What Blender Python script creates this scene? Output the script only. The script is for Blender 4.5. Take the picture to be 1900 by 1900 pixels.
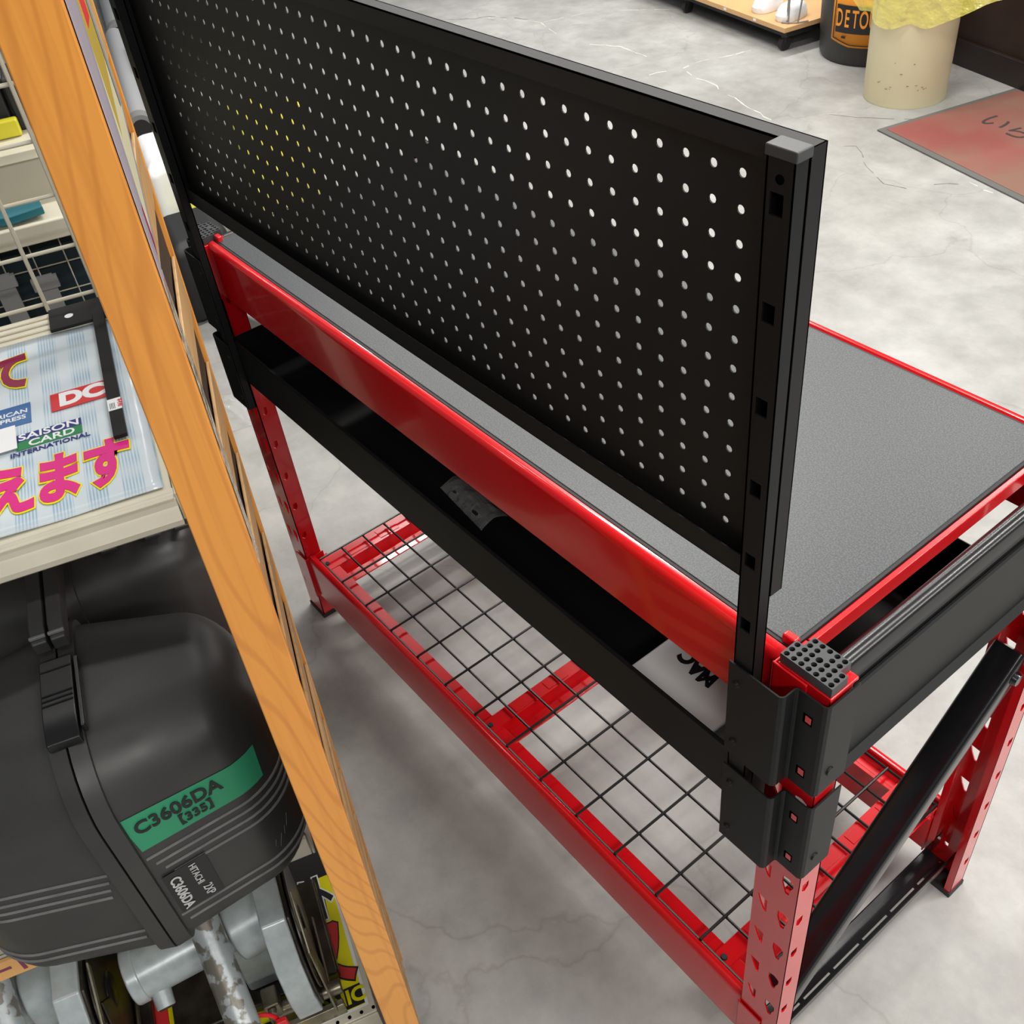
import bpy, math, random
from mathutils import Vector, Matrix

# ------------------------------------------------------------------ scene
for o in list(bpy.data.objects):
    bpy.data.objects.remove(o, do_unlink=True)
scene = bpy.context.scene
COL = scene.collection
random.seed(7)
PI = math.pi

# ------------------------------------------------------------------ camera
cam_data = bpy.data.cameras.new('camera')
cam = bpy.data.objects.new('camera', cam_data)
COL.objects.link(cam)
scene.camera = cam
cam_data.sensor_width = 36.0
cam_data.sensor_fit = 'HORIZONTAL'
cam_data.lens = 1927.76 / 1900 * 36.0
cam_data.clip_start = 0.02
CR = Vector((0.6201046107, 0.7781315673, -0.0999076364))      # image right
CD = Vector((0.4752153536, -0.4738910805, -0.7413485088))     # image down
CF = Vector((-0.6242120148, 0.4122359857, -0.6636421118))     # view direction
CP = Vector((0.4322, -0.4980, 1.5921))
m = Matrix((( CR.x, -CD.x, -CF.x, CP.x), (CR.y, -CD.y, -CF.y, CP.y), (CR.z, -CD.z, -CF.z, CP.z), (0, 0, 0, 1)))
cam.matrix_world = m

# ------------------------------------------------------------------ world, lamps, exposure
world = bpy.data.worlds.new('shop_air')
scene.world = world
world.use_nodes = True
bg = world.node_tree.nodes['Background']
bg.inputs[0].default_value = (0.86, 0.93, 1.0, 1)
bg.inputs[1].default_value = 0.14
vs = scene.view_settings
vs.view_transform = 'Standard'
vs.look = 'None'
vs.exposure = 0.0
vs.gamma = 1.0
vs.use_curve_mapping = False

def ceiling_lamp(x, y, z, sx, sy, w, rot=0.0, col=(1, 0.97, 0.92)):
    d = bpy.data.lights.new('ceiling_lamp', 'AREA')
    d.shape = 'RECTANGLE'
    d.size = sx
    d.size_y = sy
    d.energy = w * 0.80
    d.color = col
    o = bpy.data.objects.new('ceiling_lamp', d)
    o.location = (x, y, z)
    o.rotation_euler = (0, 0, rot)
    COL.objects.link(o)
    return o

SK = math.radians(-16)          # the store's grid is turned a little against the bench
rx, ry = math.cos(SK + PI / 2), math.sin(SK + PI / 2)
for bx, n0, n1, w in ((-3.9, -1, 3, 58), (-1.9, -1, 3, 60), (0.25, -1, 3, 52), (2.5, -1, 3, 78)):
    for k in range(n0, n1):
        ceiling_lamp(bx + rx * 1.9 * k + rx * 1.0, ry * 1.9 * k + ry * 1.0 - bx * 0.27, 3.0, 0.16, 1.4, w * ((0.90 if bx > 2 else 0.14) if k < 0 else 1.16), SK)

# ------------------------------------------------------------------ materials
MATS = {}

def nt(mat):
    return mat.node_tree.nodes, mat.node_tree.links

def mat(name, col, rough=0.5, metal=0.0, spec=0.5, coat=0.0, coat_rough=0.05, trans=0.0, alpha=1.0, ior=None,
        noise=None, bump=None, rvar=None):
    """noise=(scale, amount, colour2)  bump=(scale, strength, distance) rvar=(scale, lo, hi)"""
    if name in MATS:
        return MATS[name]
    m = bpy.data.materials.new(name)
    m.use_nodes = True
    n, l = nt(m)
    b = n['Principled BSDF']
    b.inputs['Base Color'].default_value = (*col, 1)
    b.inputs['Roughness'].default_value = rough
    b.inputs['Metallic'].default_value = metal
    b.inputs['Specular IOR Level'].default_value = spec
    b.inputs['Coat Weight'].default_value = coat
    b.inputs['Coat Roughness'].default_value = coat_rough
    b.inputs['Transmission Weight'].default_value = trans
    b.inputs['Alpha'].default_value = alpha
    if ior:
        b.inputs['IOR'].default_value = ior
    tc = n.new('ShaderNodeTexCoord')
    if noise:
        t = n.new('ShaderNodeTexNoise')
        t.inputs['Scale'].default_value = noise[0]
        t.inputs['Detail'].default_value = 5
        l.new(tc.outputs['Object'], t.inputs['Vector'])
        r = n.new('ShaderNodeValToRGB')
        r.color_ramp.elements[0].position = 0.5 - noise[1]
        r.color_ramp.elements[1].position = 0.5 + noise[1]
        r.color_ramp.elements[0].color = (*col, 1)
        r.color_ramp.elements[1].color = (*noise[2], 1)
        l.new(t.outputs['Fac'], r.inputs['Fac'])
        l.new(r.outputs['Color'], b.inputs['Base Color'])
    if rvar:
        t = n.new('ShaderNodeTexNoise')
        t.inputs['Scale'].default_value = rvar[0]
        t.inputs['Detail'].default_value = 4
        l.new(tc.outputs['Object'], t.inputs['Vector'])
        mr = n.new('ShaderNodeMapRange')
        mr.inputs['From Min'].default_value = 0.35
        mr.inputs['From Max'].default_value = 0.65
        mr.inputs['To Min'].default_value = rvar[1]
        mr.inputs['To Max'].default_value = rvar[2]
        l.new(t.outputs['Fac'], mr.inputs['Value'])
        l.new(mr.outputs['Result'], b.inputs['Roughness'])
    if bump:
        t = n.new('ShaderNodeTexNoise')
        t.inputs['Scale'].default_value = bump[0]
        t.inputs['Detail'].default_value = 3
        l.new(tc.outputs['Object'], t.inputs['Vector'])
        bp = n.new('ShaderNodeBump')
        bp.inputs['Strength'].default_value = bump[1]
        bp.inputs['Distance'].default_value = bump[2]
        l.new(t.outputs['Fac'], bp.inputs['Height'])
        l.new(bp.outputs['Normal'], b.inputs['Normal'])
    MATS[name] = m
    return m

red = mat('red_gloss_paint', (0.62, 0.004, 0.008), rough=0.22, coat=0.6, coat_rough=0.06)
black = mat('black_powder_coat', (0.0085, 0.009, 0.0095), rough=0.44, spec=0.17, bump=(1400, 0.08, 0.0004))
blackpeg = mat('black_panel_coat', (0.011, 0.0105, 0.0105), rough=0.5, spec=0.25)
blackgloss = mat('black_gloss_paint', (0.006, 0.006, 0.007), rough=0.19, spec=0.7)
railgloss = mat('black_rail_paint', (0.006, 0.006, 0.007), rough=0.26, spec=0.6)
rubber = mat('black_rubber', (0.014, 0.014, 0.015), rough=0.6)
tilegrey = mat('grey_cap_plastic', (0.040, 0.042, 0.045), rough=0.45, bump=(500, 0.15, 0.0004))
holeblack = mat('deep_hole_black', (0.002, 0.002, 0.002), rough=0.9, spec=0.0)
steel = mat('worn_cast_metal', (0.40, 0.44, 0.45), rough=0.35, metal=0.3, noise=(48, 0.03, (0.17, 0.155, 0.13)), bump=(60, 0.2, 0.002))
steeldark = mat('dark_oily_steel', (0.09, 0.075, 0.06), rough=0.35, metal=0.7, noise=(30, 0.2, (0.03, 0.026, 0.022)))
steelpaint = mat('hammered_grey_paint', (0.40, 0.45, 0.46), rough=0.3, metal=0.2, noise=(60, 0.1, (0.46, 0.51, 0.52)), bump=(120, 0.12, 0.001))
brassy = mat('tarnished_plate', (0.33, 0.30, 0.22), rough=0.35, metal=0.8, noise=(40, 0.2, (0.16, 0.14, 0.10)))
chrome = mat('bright_zinc', (0.6, 0.6, 0.6), rough=0.18, metal=1.0)
creamsteel = mat('cream_shelf_enamel', (0.70, 0.66, 0.53), rough=0.35, noise=(14, 0.25, (0.62, 0.58, 0.46)))
creamwire = mat('cream_wire_coat', (0.50, 0.46, 0.36), rough=0.4)
whiteplastic = mat('white_box_gloss', (0.92, 0.93, 0.94), rough=0.25, bump=(9, 0.5, 0.01))
white = mat('white_sheet', (0.85, 0.86, 0.88), rough=0.45)
ink = mat('black_ink', (0.01, 0.01, 0.012), rough=0.5)
yellow = mat('yellow_print', (0.85, 0.78, 0.0), rough=0.4)
yellow2 = mat('yellow_case_plastic', (0.62, 0.56, 0.03), rough=0.4)
magenta = mat('magenta_print', (0.72, 0.015, 0.24), rough=0.4)
maroon = mat('maroon_print', (0.28, 0.01, 0.06), rough=0.4)
redprint = mat('red_print', (0.62, 0.03, 0.03), rough=0.4)
blueprint = mat('blue_print', (0.06, 0.16, 0.38), rough=0.4)
navyprint = mat('navy_print', (0.02, 0.03, 0.18), rough=0.4)
greenprint = mat('green_print', (0.02, 0.22, 0.07), rough=0.4)
greentape = mat('green_cloth_tape', (0.030, 0.30, 0.15), rough=0.55)
teal = mat('teal_plastic', (0.012, 0.13, 0.17), rough=0.4)
darkteal = mat('dark_teal_backing', (0.004, 0.018, 0.024), rough=0.7)
casegrey = mat('charcoal_case_plastic', (0.030, 0.030, 0.031), rough=0.42, spec=0.5,
               noise=(7, 0.3, (0.042, 0.041, 0.039)), rvar=(9, 0.33, 0.55), bump=(900, 0.15, 0.0005))
caserib = mat('scuffed_rib_plastic', (0.13, 0.13, 0.13), rough=0.45, noise=(40, 0.2, (0.19, 0.19, 0.19)))
caseblack = mat('black_latch_plastic', (0.006, 0.006, 0.007), rough=0.3)
orangesign = mat('orange_sign_sheet', (0.90, 0.33, 0.03), rough=0.5)
drumblack = mat('black_drum_plastic', (0.022, 0.021, 0.021), rough=0.45, noise=(5, 0.3, (0.035, 0.032, 0.03)))
cream = mat('cream_pipe_plastic', (0.72, 0.64, 0.42), rough=0.5, noise=(6, 0.3, (0.66, 0.60, 0.40)))
birch = mat('light_birch_board', (0.62, 0.36, 0.16), rough=0.45, noise=(8, 0.3, (0.68, 0.42, 0.20)))
cardboard = mat('orange_plank', (0.75, 0.40, 0.14), rough=0.6)
greybox = mat('grey_plastic', (0.24, 0.24, 0.24), rough=0.5)
beigegrey = mat('beige_grey_panel', (0.40, 0.37, 0.29), rough=0.5)
clear = mat('clear_bag_film', (0.75, 0.78, 0.78), rough=0.06, alpha=0.22, spec=0.9, bump=(60, 1.0, 0.01))
bagfilm = mat('yellow_bag_film', (0.90, 0.80, 0.16), rough=0.22, alpha=0.5, spec=0.8, bump=(22, 0.9, 0.02))

def make_floor_mat():
    m = bpy.data.materials.new('polished_concrete')
    m.use_nodes = True
    n, l = nt(m)
    b = n['Principled BSDF']
    tc = n.new('ShaderNodeTexCoord')
    n1 = n.new('ShaderNodeTexNoise'); n1.inputs['Scale'].default_value = 1.6; n1.inputs['Detail'].default_value = 8; n1.inputs['Roughness'].default_value = 0.62
    n2 = n.new('ShaderNodeTexNoise'); n2.inputs['Scale'].default_value = 9; n2.inputs['Detail'].default_value = 7; n2.inputs['Roughness'].default_value = 0.7
    n3 = n.new('ShaderNodeTexNoise'); n3.inputs['Scale'].default_value = 60; n3.inputs['Detail'].default_value = 3
    for t in (n1, n2, n3):
        l.new(tc.outputs['Object'], t.inputs['Vector'])
    r1 = n.new('ShaderNodeValToRGB')
    r1.color_ramp.elements[0].position = 0.33; r1.color_ramp.elements[0].color = (0.30, 0.295, 0.28, 1)
    r1.color_ramp.elements[1].position = 0.66; r1.color_ramp.elements[1].color = (0.47, 0.47, 0.455, 1)
    l.new(n1.outputs['Fac'], r1.inputs['Fac'])
    r2 = n.new('ShaderNodeValToRGB')
    r2.color_ramp.elements[0].position = 0.36; r2.color_ramp.elements[0].color = (0.84, 0.84, 0.84, 1)
    r2.color_ramp.elements[1].position = 0.62; r2.color_ramp.elements[1].color = (1.04, 1.04, 1.04, 1)
    l.new(n2.outputs['Fac'], r2.inputs['Fac'])
    mx = n.new('ShaderNodeMixRGB'); mx.blend_type = 'MULTIPLY'; mx.inputs['Fac'].default_value = 1
    l.new(r1.outputs['Color'], mx.inputs['Color1']); l.new(r2.outputs['Color'], mx.inputs['Color2'])
    # fine hairline cracks
    nd = n.new('ShaderNodeTexNoise'); nd.inputs['Scale'].default_value = 2.2; nd.inputs['Detail'].default_value = 6
    l.new(tc.outputs['Object'], nd.inputs['Vector'])
    va = n.new('ShaderNodeVectorMath'); va.operation = 'MULTIPLY_ADD'
    va.inputs[1].default_value = (0.5, 0.5, 0.5)
    l.new(nd.outputs['Color'], va.inputs[0]); l.new(tc.outputs['Object'], va.inputs[2])
    vo = n.new('ShaderNodeTexVoronoi'); vo.feature = 'DISTANCE_TO_EDGE'; vo.inputs['Scale'].default_value = 1.5
    l.new(va.outputs['Vector'], vo.inputs['Vector'])
    cr = n.new('ShaderNodeValToRGB')
    cr.color_ramp.elements[0].position = 0.0; cr.color_ramp.elements[0].color = (0.72, 0.70, 0.66, 1)
    cr.color_ramp.elements[1].position = 0.006; cr.color_ramp.elements[1].color = (1, 1, 1, 1)
    l.new(vo.outputs['Distance'], cr.inputs['Fac'])
    mx2 = n.new('ShaderNodeMixRGB'); mx2.blend_type = 'MULTIPLY'; mx2.inputs['Fac'].default_value = 0.5
    l.new(mx.outputs['Color'], mx2.inputs['Color1']); l.new(cr.outputs['Color'], mx2.inputs['Color2'])
    l.new(mx2.outputs['Color'], b.inputs['Base Color'])
    mr = n.new('ShaderNodeMapRange'); mr.inputs['To Min'].default_value = 0.34; mr.inputs['To Max'].default_value = 0.62
    l.new(n2.outputs['Fac'], mr.inputs['Value']); l.new(mr.outputs['Result'], b.inputs['Roughness'])
    b.inputs['Specular IOR Level'].default_value = 0.35
    bp = n.new('ShaderNodeBump'); bp.inputs['Strength'].default_value = 0.12; bp.inputs['Distance'].default_value = 0.002
    l.new(n3.outputs['Fac'], bp.inputs['Height']); l.new(bp.outputs['Normal'], b.inputs['Normal'])
    return m
concrete = make_floor_mat()

def make_speckle():
    m = bpy.data.materials.new('speckled_dark_laminate')
    m.use_nodes = True
    n, l = nt(m)
    b = n['Principled BSDF']
    tc = n.new('ShaderNodeTexCoord')
    t = n.new('ShaderNodeTexNoise'); t.inputs['Scale'].default_value = 620; t.inputs['Detail'].default_value = 2
    l.new(tc.outputs['Object'], t.inputs['Vector'])
    r = n.new('ShaderNodeValToRGB')
    r.color_ramp.elements[0].position = 0.40; r.color_ramp.elements[0].color = (0.036, 0.040, 0.043, 1)
    r.color_ramp.elements[1].position = 0.68; r.color_ramp.elements[1].color = (0.088, 0.096, 0.102, 1)
    l.new(t.outputs['Fac'], r.inputs['Fac']); l.new(r.outputs['Color'], b.inputs['Base Color'])
    b.inputs['Roughness'].default_value = 0.40
    b.inputs['Specular IOR Level'].default_value = 0.45
    bp = n.new('ShaderNodeBump'); bp.inputs['Strength'].default_value = 0.18; bp.inputs['Distance'].default_value = 0.0005
    l.new(t.outputs['Fac'], bp.inputs['Height']); l.new(bp.outputs['Normal'], b.inputs['Normal'])
    return m
speckle = make_speckle()

def make_wood(name, c1, c2, c3, rough=0.32, along='Z'):
    m = bpy.data.materials.new(name)
    m.use_nodes = True
    n, l = nt(m)
    b = n['Principled BSDF']
    tc = n.new('ShaderNodeTexCoord')
    mp = n.new('ShaderNodeMapping')
    mp.inputs['Scale'].default_value = (150, 150, 2.6) if along == 'Z' else (6, 6, 130)
    l.new(tc.outputs['Object'], mp.inputs['Vector'])
    fine = n.new('ShaderNodeTexNoise'); fine.inputs['Scale'].default_value = 1.0; fine.inputs['Detail'].default_value = 3
    l.new(mp.outputs['Vector'], fine.inputs['Vector'])
    # growth ring bands, bent by a slow noise
    mp2 = n.new('ShaderNodeMapping'); mp2.inputs['Scale'].default_value = (6.5, 6.5, 0.75) if along == 'Z' else (1.5, 1.5, 5)
    l.new(tc.outputs['Object'], mp2.inputs['Vector'])
    slow = n.new('ShaderNodeTexNoise'); slow.inputs['Scale'].default_value = 1.6; slow.inputs['Detail'].default_value = 1
    l.new(mp2.outputs['Vector'], slow.inputs['Vector'])
    mul = n.new('ShaderNodeMath'); mul.operation = 'MULTIPLY'; mul.inputs[1].default_value = 190
    l.new(slow.outputs['Fac'], mul.inputs[0])
    sn = n.new('ShaderNodeMath'); sn.operation = 'SINE'
    l.new(mul.outputs[0], sn.inputs[0])
    rr = n.new('ShaderNodeMapRange'); rr.inputs['From Min'].default_value = 0.55; rr.inputs['From Max'].default_value = 1.0
    l.new(sn.outputs[0], rr.inputs['Value'])
    rf = n.new('ShaderNodeMapRange'); rf.inputs['From Min'].default_value = 0.48; rf.inputs['From Max'].default_value = 0.72
    l.new(fine.outputs['Fac'], rf.inputs['Value'])
    m1 = n.new('ShaderNodeMixRGB'); m1.inputs['Color1'].default_value = (*c1, 1); m1.inputs['Color2'].default_value = (*c2, 1)
    k1 = n.new('ShaderNodeMath'); k1.operation = 'MULTIPLY'; k1.inputs[1].default_value = 0.42
    l.new(rr.outputs['Result'], k1.inputs[0]); l.new(k1.outputs[0], m1.inputs['Fac'])
    m2 = n.new('ShaderNodeMixRGB'); m2.inputs['Color2'].default_value = (c2[0] * 1.05, c2[1] * 1.1, c2[2] * 1.1, 1)
    k2 = n.new('ShaderNodeMath'); k2.operation = 'MULTIPLY'; k2.inputs[1].default_value = 0.45
    l.new(rf.outputs['Result'], k2.inputs[0]); l.new(k2.outputs[0], m2.inputs['Fac'])
    l.new(m1.outputs['Color'], m2.inputs['Color1'])
    r2 = n.new('ShaderNodeValToRGB')
    r2.color_ramp.elements[0].position = 0.35; r2.color_ramp.elements[0].color = (*c3, 1)
    r2.color_ramp.elements[1].position = 0.65; r2.color_ramp.elements[1].color = (1, 1, 1, 1)
    l.new(slow.outputs['Fac'], r2.inputs['Fac'])
    mx = n.new('ShaderNodeMixRGB'); mx.blend_type = 'MULTIPLY'; mx.inputs['Fac'].default_value = 0.8
    l.new(m2.outputs['Color'], mx.inputs['Color1']); l.new(r2.outputs['Color'], mx.inputs['Color2'])
    l.new(mx.outputs['Color'], b.inputs['Base Color'])
    b.inputs['Roughness'].default_value = rough
    return m
pine = make_wood('varnished_orange_pine', (0.75, 0.325, 0.060), (0.50, 0.175, 0.028), (0.94, 0.86, 0.76))
slatwood = make_wood('pale_slat_wood', (0.50, 0.30, 0.13), (0.34, 0.18, 0.07), (0.85, 0.8, 0.7), rough=0.5, along='X')

def make_wallwood():
    m = bpy.data.materials.new('brown_wall_panel')
    m.use_nodes = True
    n, l = nt(m)
    b = n['Principled BSDF']
    tc = n.new('ShaderNodeTexCoord')
    t = n.new('ShaderNodeTexNoise'); t.inputs['Scale'].default_value = 3.5; t.inputs['Detail'].default_value = 6
    l.new(tc.outputs['Object'], t.inputs['Vector'])
    r = n.new('ShaderNodeValToRGB')
    r.color_ramp.elements[0].position = 0.35; r.color_ramp.elements[0].color = (0.030, 0.016, 0.011, 1)
    r.color_ramp.elements[1].position = 0.7; r.color_ramp.elements[1].color = (0.062, 0.032, 0.022, 1)
    l.new(t.outputs['Fac'], r.inputs['Fac']); l.new(r.outputs['Color'], b.inputs['Base Color'])
    b.inputs['Roughness'].default_value = 0.5
    return m
wallwood = make_wallwood()

def make_mat_carpet():
    m = bpy.data.materials.new('worn_red_mat')
    m.use_nodes = True
    n, l = nt(m)
    b = n['Principled BSDF']
    tc = n.new('ShaderNodeTexCoord')
    t = n.new('ShaderNodeTexNoise'); t.inputs['Scale'].default_value = 2.4; t.inputs['Detail'].default_value = 3
    l.new(tc.outputs['Object'], t.inputs['Vector'])
    r = n.new('ShaderNodeValToRGB')
    r.color_ramp.elements[0].position = 0.40; r.color_ramp.elements[0].color = (0.27, 0.075, 0.062, 1)
    r.color_ramp.elements[1].position = 0.62; r.color_ramp.elements[1].color = (0.24, 0.13, 0.095, 1)
    l.new(t.outputs['Fac'], r.inputs['Fac']); l.new(r.outputs['Color'], b.inputs['Base Color'])
    b.inputs['Roughness'].default_value = 0.9
    return m
matred = make_mat_carpet()
matedge = mat('grey_mat_rubber', (0.13, 0.13, 0.125), rough=0.8)

def make_checker_film():
    """pale sheet with fine blue woven stripes"""
    m = bpy.data.materials.new('blue_striped_backing_paper')
    m.use_nodes = True
    n, l = nt(m)
    b = n['Principled BSDF']
    tc = n.new('ShaderNodeTexCoord')
    mp = n.new('ShaderNodeMapping')
    l.new(tc.outputs['Object'], mp.inputs['Vector'])
    fine = n.new('ShaderNodeTexWave'); fine.bands_direction = 'X'; fine.inputs['Scale'].default_value = 85
    big = n.new('ShaderNodeTexWave'); big.bands_direction = 'X'; big.inputs['Scale'].default_value = 8
    l.new(mp.outputs['Vector'], fine.inputs['Vector']); l.new(mp.outputs['Vector'], big.inputs['Vector'])
    rb = n.new('ShaderNodeValToRGB')
    rb.color_ramp.elements[0].position = 0.28; rb.color_ramp.elements[0].color = (0, 0, 0, 1)
    rb.color_ramp.elements[1].position = 0.40; rb.color_ramp.elements[1].color = (1, 1, 1, 1)
    l.new(big.outputs['Fac'], rb.inputs['Fac'])
    mu = n.new('ShaderNodeMath'); mu.operation = 'MULTIPLY'
    l.new(fine.outputs['Fac'], mu.inputs[0]); l.new(rb.outputs['Color'], mu.inputs[1])
    bigy = n.new('ShaderNodeTexWave'); bigy.bands_direction = 'Y'; bigy.inputs['Scale'].default_value = 6
    l.new(mp.outputs['Vector'], bigy.inputs['Vector'])
    m2 = n.new('ShaderNodeMath'); m2.operation = 'MULTIPLY_ADD'; m2.inputs[1].default_value = 0.5; m2.inputs[2].default_value = 0.35
    l.new(bigy.outputs['Fac'], m2.inputs[0])
    m3 = n.new('ShaderNodeMath'); m3.operation = 'MULTIPLY'
    l.new(mu.outputs[0], m3.inputs[0]); l.new(m2.outputs[0], m3.inputs[1])
    mx = n.new('ShaderNodeMixRGB')
    mx.inputs['Color1'].default_value = (0.62, 0.69, 0.74, 1)
    mx.inputs['Color2'].default_value = (0.22, 0.40, 0.56, 1)
    l.new(m3.outputs[0], mx.inputs['Fac']); l.new(mx.outputs['Color'], b.inputs['Base Color'])
    b.inputs['Roughness'].default_value = 0.22
    t = n.new('ShaderNodeTexNoise'); t.inputs['Scale'].default_value = 9
    l.new(mp.outputs['Vector'], t.inputs['Vector'])
    bp = n.new('ShaderNodeBump'); bp.inputs['Strength'].default_value = 0.4; bp.inputs['Distance'].default_value = 0.01
    l.new(t.outputs['Fac'], bp.inputs['Height']); l.new(bp.outputs['Normal'], b.inputs['Normal'])
    return m
stripepaper = make_checker_film()

# ------------------------------------------------------------------ mesh helpers
class MB:
    def __init__(s):
        s.v = []
        s.f = []

    def quad(s, a, b, c, d):
        i = len(s.v)
        s.v += [tuple(a), tuple(b), tuple(c), tuple(d)]
        s.f.append((i, i + 1, i + 2, i + 3))

    def poly(s, pts):
        i = len(s.v)
        s.v += [tuple(p) for p in pts]
        s.f.append(tuple(range(i, i + len(pts))))

    def box(s, x0, y0, z0, x1, y1, z1):
        s.obox((x0, y0, z0), (x1 - x0, 0, 0), (0, y1 - y0, 0), (0, 0, z1 - z0))

    def obox(s, O, A, B, Cc):
        O, A, B, Cc = Vector(O), Vector(A), Vector(B), Vector(Cc)
        i = len(s.v)
        for k in range(8):
            s.v.append(tuple(O + A * (k & 1) + B * ((k >> 1) & 1) + Cc * ((k >> 2) & 1)))
        for q in ((0, 2, 3, 1), (4, 5, 7, 6), (0, 1, 5, 4), (2, 6, 7, 3), (0, 4, 6, 2), (1, 3, 7, 5)):
            s.f.append(tuple(i + k for k in q))

    def prism(s, pts, axis_vec):
        """pts: 3d polygon, extruded along axis_vec"""
        n = len(pts)
        i = len(s.v)
        a = Vector(axis_vec)
        s.v += [tuple(p) for p in pts] + [tuple(Vector(p) + a) for p in pts]
        s.f.append(tuple(reversed(range(i, i + n))))
        s.f.append(tuple(range(i + n, i + 2 * n)))
        for k in range(n):
            k2 = (k + 1) % n
            s.f.append((i + k, i + k2, i + n + k2, i + n + k))

    def sheet(s, path, th, ext):
        """bent sheet metal: 2-sided polyline profile path (3d pts), thickness th by in-plane normals, extruded by ext"""
        e = Vector(ext)
        en = e.normalized()
        P = [Vector(p) for p in path]
        L, R = [], []
        for k, p in enumerate(P):
            d1 = (P[k] - P[k - 1]).normalized() if k else None
            d2 = (P[k + 1] - P[k]).normalized() if k < len(P) - 1 else None
            if d1 is None: d1 = d2
            if d2 is None: d2 = d1
            n1, n2 = en.cross(d1), en.cross(d2)
            nn = (n1 + n2)
            nn = nn / max(0.35, nn.length_squared / 2) if nn.length > 1e-6 else n1
            L.append(p); R.append(p + nn * th)
        n = len(P)
        loop = L + R[::-1]
        i = len(s.v)
        s.v += [tuple(p) for p in loop] + [tuple(p + e) for p in loop]
        m2 = 2 * n
        for k in range(m2):
            k2 = (k + 1) % m2
            s.f.append((i + k, i + k2, i + m2 + k2, i + m2 + k))
        for b0 in (0, m2):
            for k in range(n - 1):
                q = (i + b0 + k, i + b0 + k + 1, i + b0 + m2 - 2 - k, i + b0 + m2 - 1 - k)
                s.f.append(q if b0 else tuple(reversed(q)))

    def hexa(s, pts, ext):
        s.prism(pts, ext)

    def cyl(s, p0, p1, r0, r1=None, n=20, caps=True):
        r1 = r0 if r1 is None else r1
        p0, p1 = Vector(p0), Vector(p1)
        d = (p1 - p0).normalized()
        a = d.orthogonal().normalized()
        b = d.cross(a)
        i = len(s.v)
        for k in range(n):
            t = 2 * PI * k / n
            o = a * math.cos(t) + b * math.sin(t)
            s.v.append(tuple(p0 + o * r0)); s.v.append(tuple(p1 + o * r1))
        for k in range(n):
            k2 = (k + 1) % n
            s.f.append((i + 2 * k, i + 2 * k2, i + 2 * k2 + 1, i + 2 * k + 1))
        if caps:
            s.f.append(tuple(i + 2 * k for k in reversed(range(n))))
            s.f.append(tuple(i + 2 * k + 1 for k in range(n)))

    def tube(s, path, r, n=8, closed=False):
        P = [Vector(p) for p in path]
        i = len(s.v)
        m_ = len(P)
        prev = None
        for k, p in enumerate(P):
            if closed:
                d = (P[(k + 1) % m_] - P[k - 1]).normalized()
            else:
                d = (P[min(k + 1, m_ - 1)] - P[max(k - 1, 0)]).normalized()
            a = d.orthogonal().normalized() if prev is None else (prev - d * prev.dot(d)).normalized()
            prev = a
            b = d.cross(a)
            for j in range(n):
                t = 2 * PI * j / n
                s.v.append(tuple(p + (a * math.cos(t) + b * math.sin(t)) * r))
        segs = m_ if closed else m_ - 1
        for k in range(segs):
            for j in range(n):
                j2 = (j + 1) % n
                k2 = (k + 1) % m_
                s.f.append((i + k * n + j, i + k * n + j2, i + k2 * n + j2, i + k2 * n + j))
        if not closed:
            s.f.append(tuple(i + j for j in reversed(range(n))))
            s.f.append(tuple(i + (m_ - 1) * n + j for j in range(n)))

    def lathe(s, c, prof, n=40, axis=None):
        """prof: list of (r, z)"""
        c = Vector(c)
        i = len(s.v)
        for r, z in prof:
            for k in range(n):
                t = 2 * PI * k / n
                s.v.append((c.x + r * math.cos(t), c.y + r * math.sin(t), c.z + z))
        for a in range(len(prof) - 1):
            for k in range(n):
                k2 = (k + 1) % n
                s.f.append((i + a * n + k, i + a * n + k2, i + (a + 1) * n + k2, i + (a + 1) * n + k))

    def cell(s, O, A, B, N, a0, a1, b0, b1, hole, th):
        """rectangular piece of plate (a0..a1, b0..b1 along unit A,B) with optional hole polygon [(a,b)], thickness th along -N"""
        O, A, B, N = Vector(O), Vector(A), Vector(B), Vector(N)
        P = lambda a, b, d=0: O + A * a + B * b - N * d
        if not hole:
            s.quad(P(a0, b0), P(a1, b0), P(a1, b1), P(a0, b1))
            s.quad(P(a0, b0, th), P(a0, b1, th), P(a1, b1, th), P(a1, b0, th))
            return
        ca = sum(p[0] for p in hole) / len(hole)
        cb = sum(p[1] for p in hole) / len(hole)
        angs = [math.atan2(p[1] - cb, p[0] - ca) for p in hole]
        corners = [math.atan2(y - cb, x - ca) for x, y in ((a0, b0), (a1, b0), (a1, b1), (a0, b1))]
        allang = sorted(set([round(t, 6) for t in angs + corners]))
        def outer(t):
            dx, dy = math.cos(t), math.sin(t)
            k = 1e9
            if dx > 1e-9: k = min(k, (a1 - ca) / dx)
            if dx < -1e-9: k = min(k, (a0 - ca) / dx)
            if dy > 1e-9: k = min(k, (b1 - cb) / dy)
            if dy < -1e-9: k = min(k, (b0 - cb) / dy)
            return ca + dx * k, cb + dy * k
        def inner(t):
            dx, dy = math.cos(t), math.sin(t)
            best = None
            for i in range(len(hole)):
                x1, y1 = hole[i][0] - ca, hole[i][1] - cb
                x2, y2 = hole[(i + 1) % len(hole)][0] - ca, hole[(i + 1) % len(hole)][1] - cb
                den = dx * (y2 - y1) - dy * (x2 - x1)
                if abs(den) < 1e-12: continue
                k = (x1 * (y2 - y1) - y1 * (x2 - x1)) / den
                w = (x1 * dy - y1 * dx) / den
                if k > 0 and -1e-4 <= w <= 1 + 1e-4:
                    best = k if best is None else max(best, k)
            best = best or 0.0005
            return ca + dx * best, cb + dy * best
        o = [outer(t) for t in allang]
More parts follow.
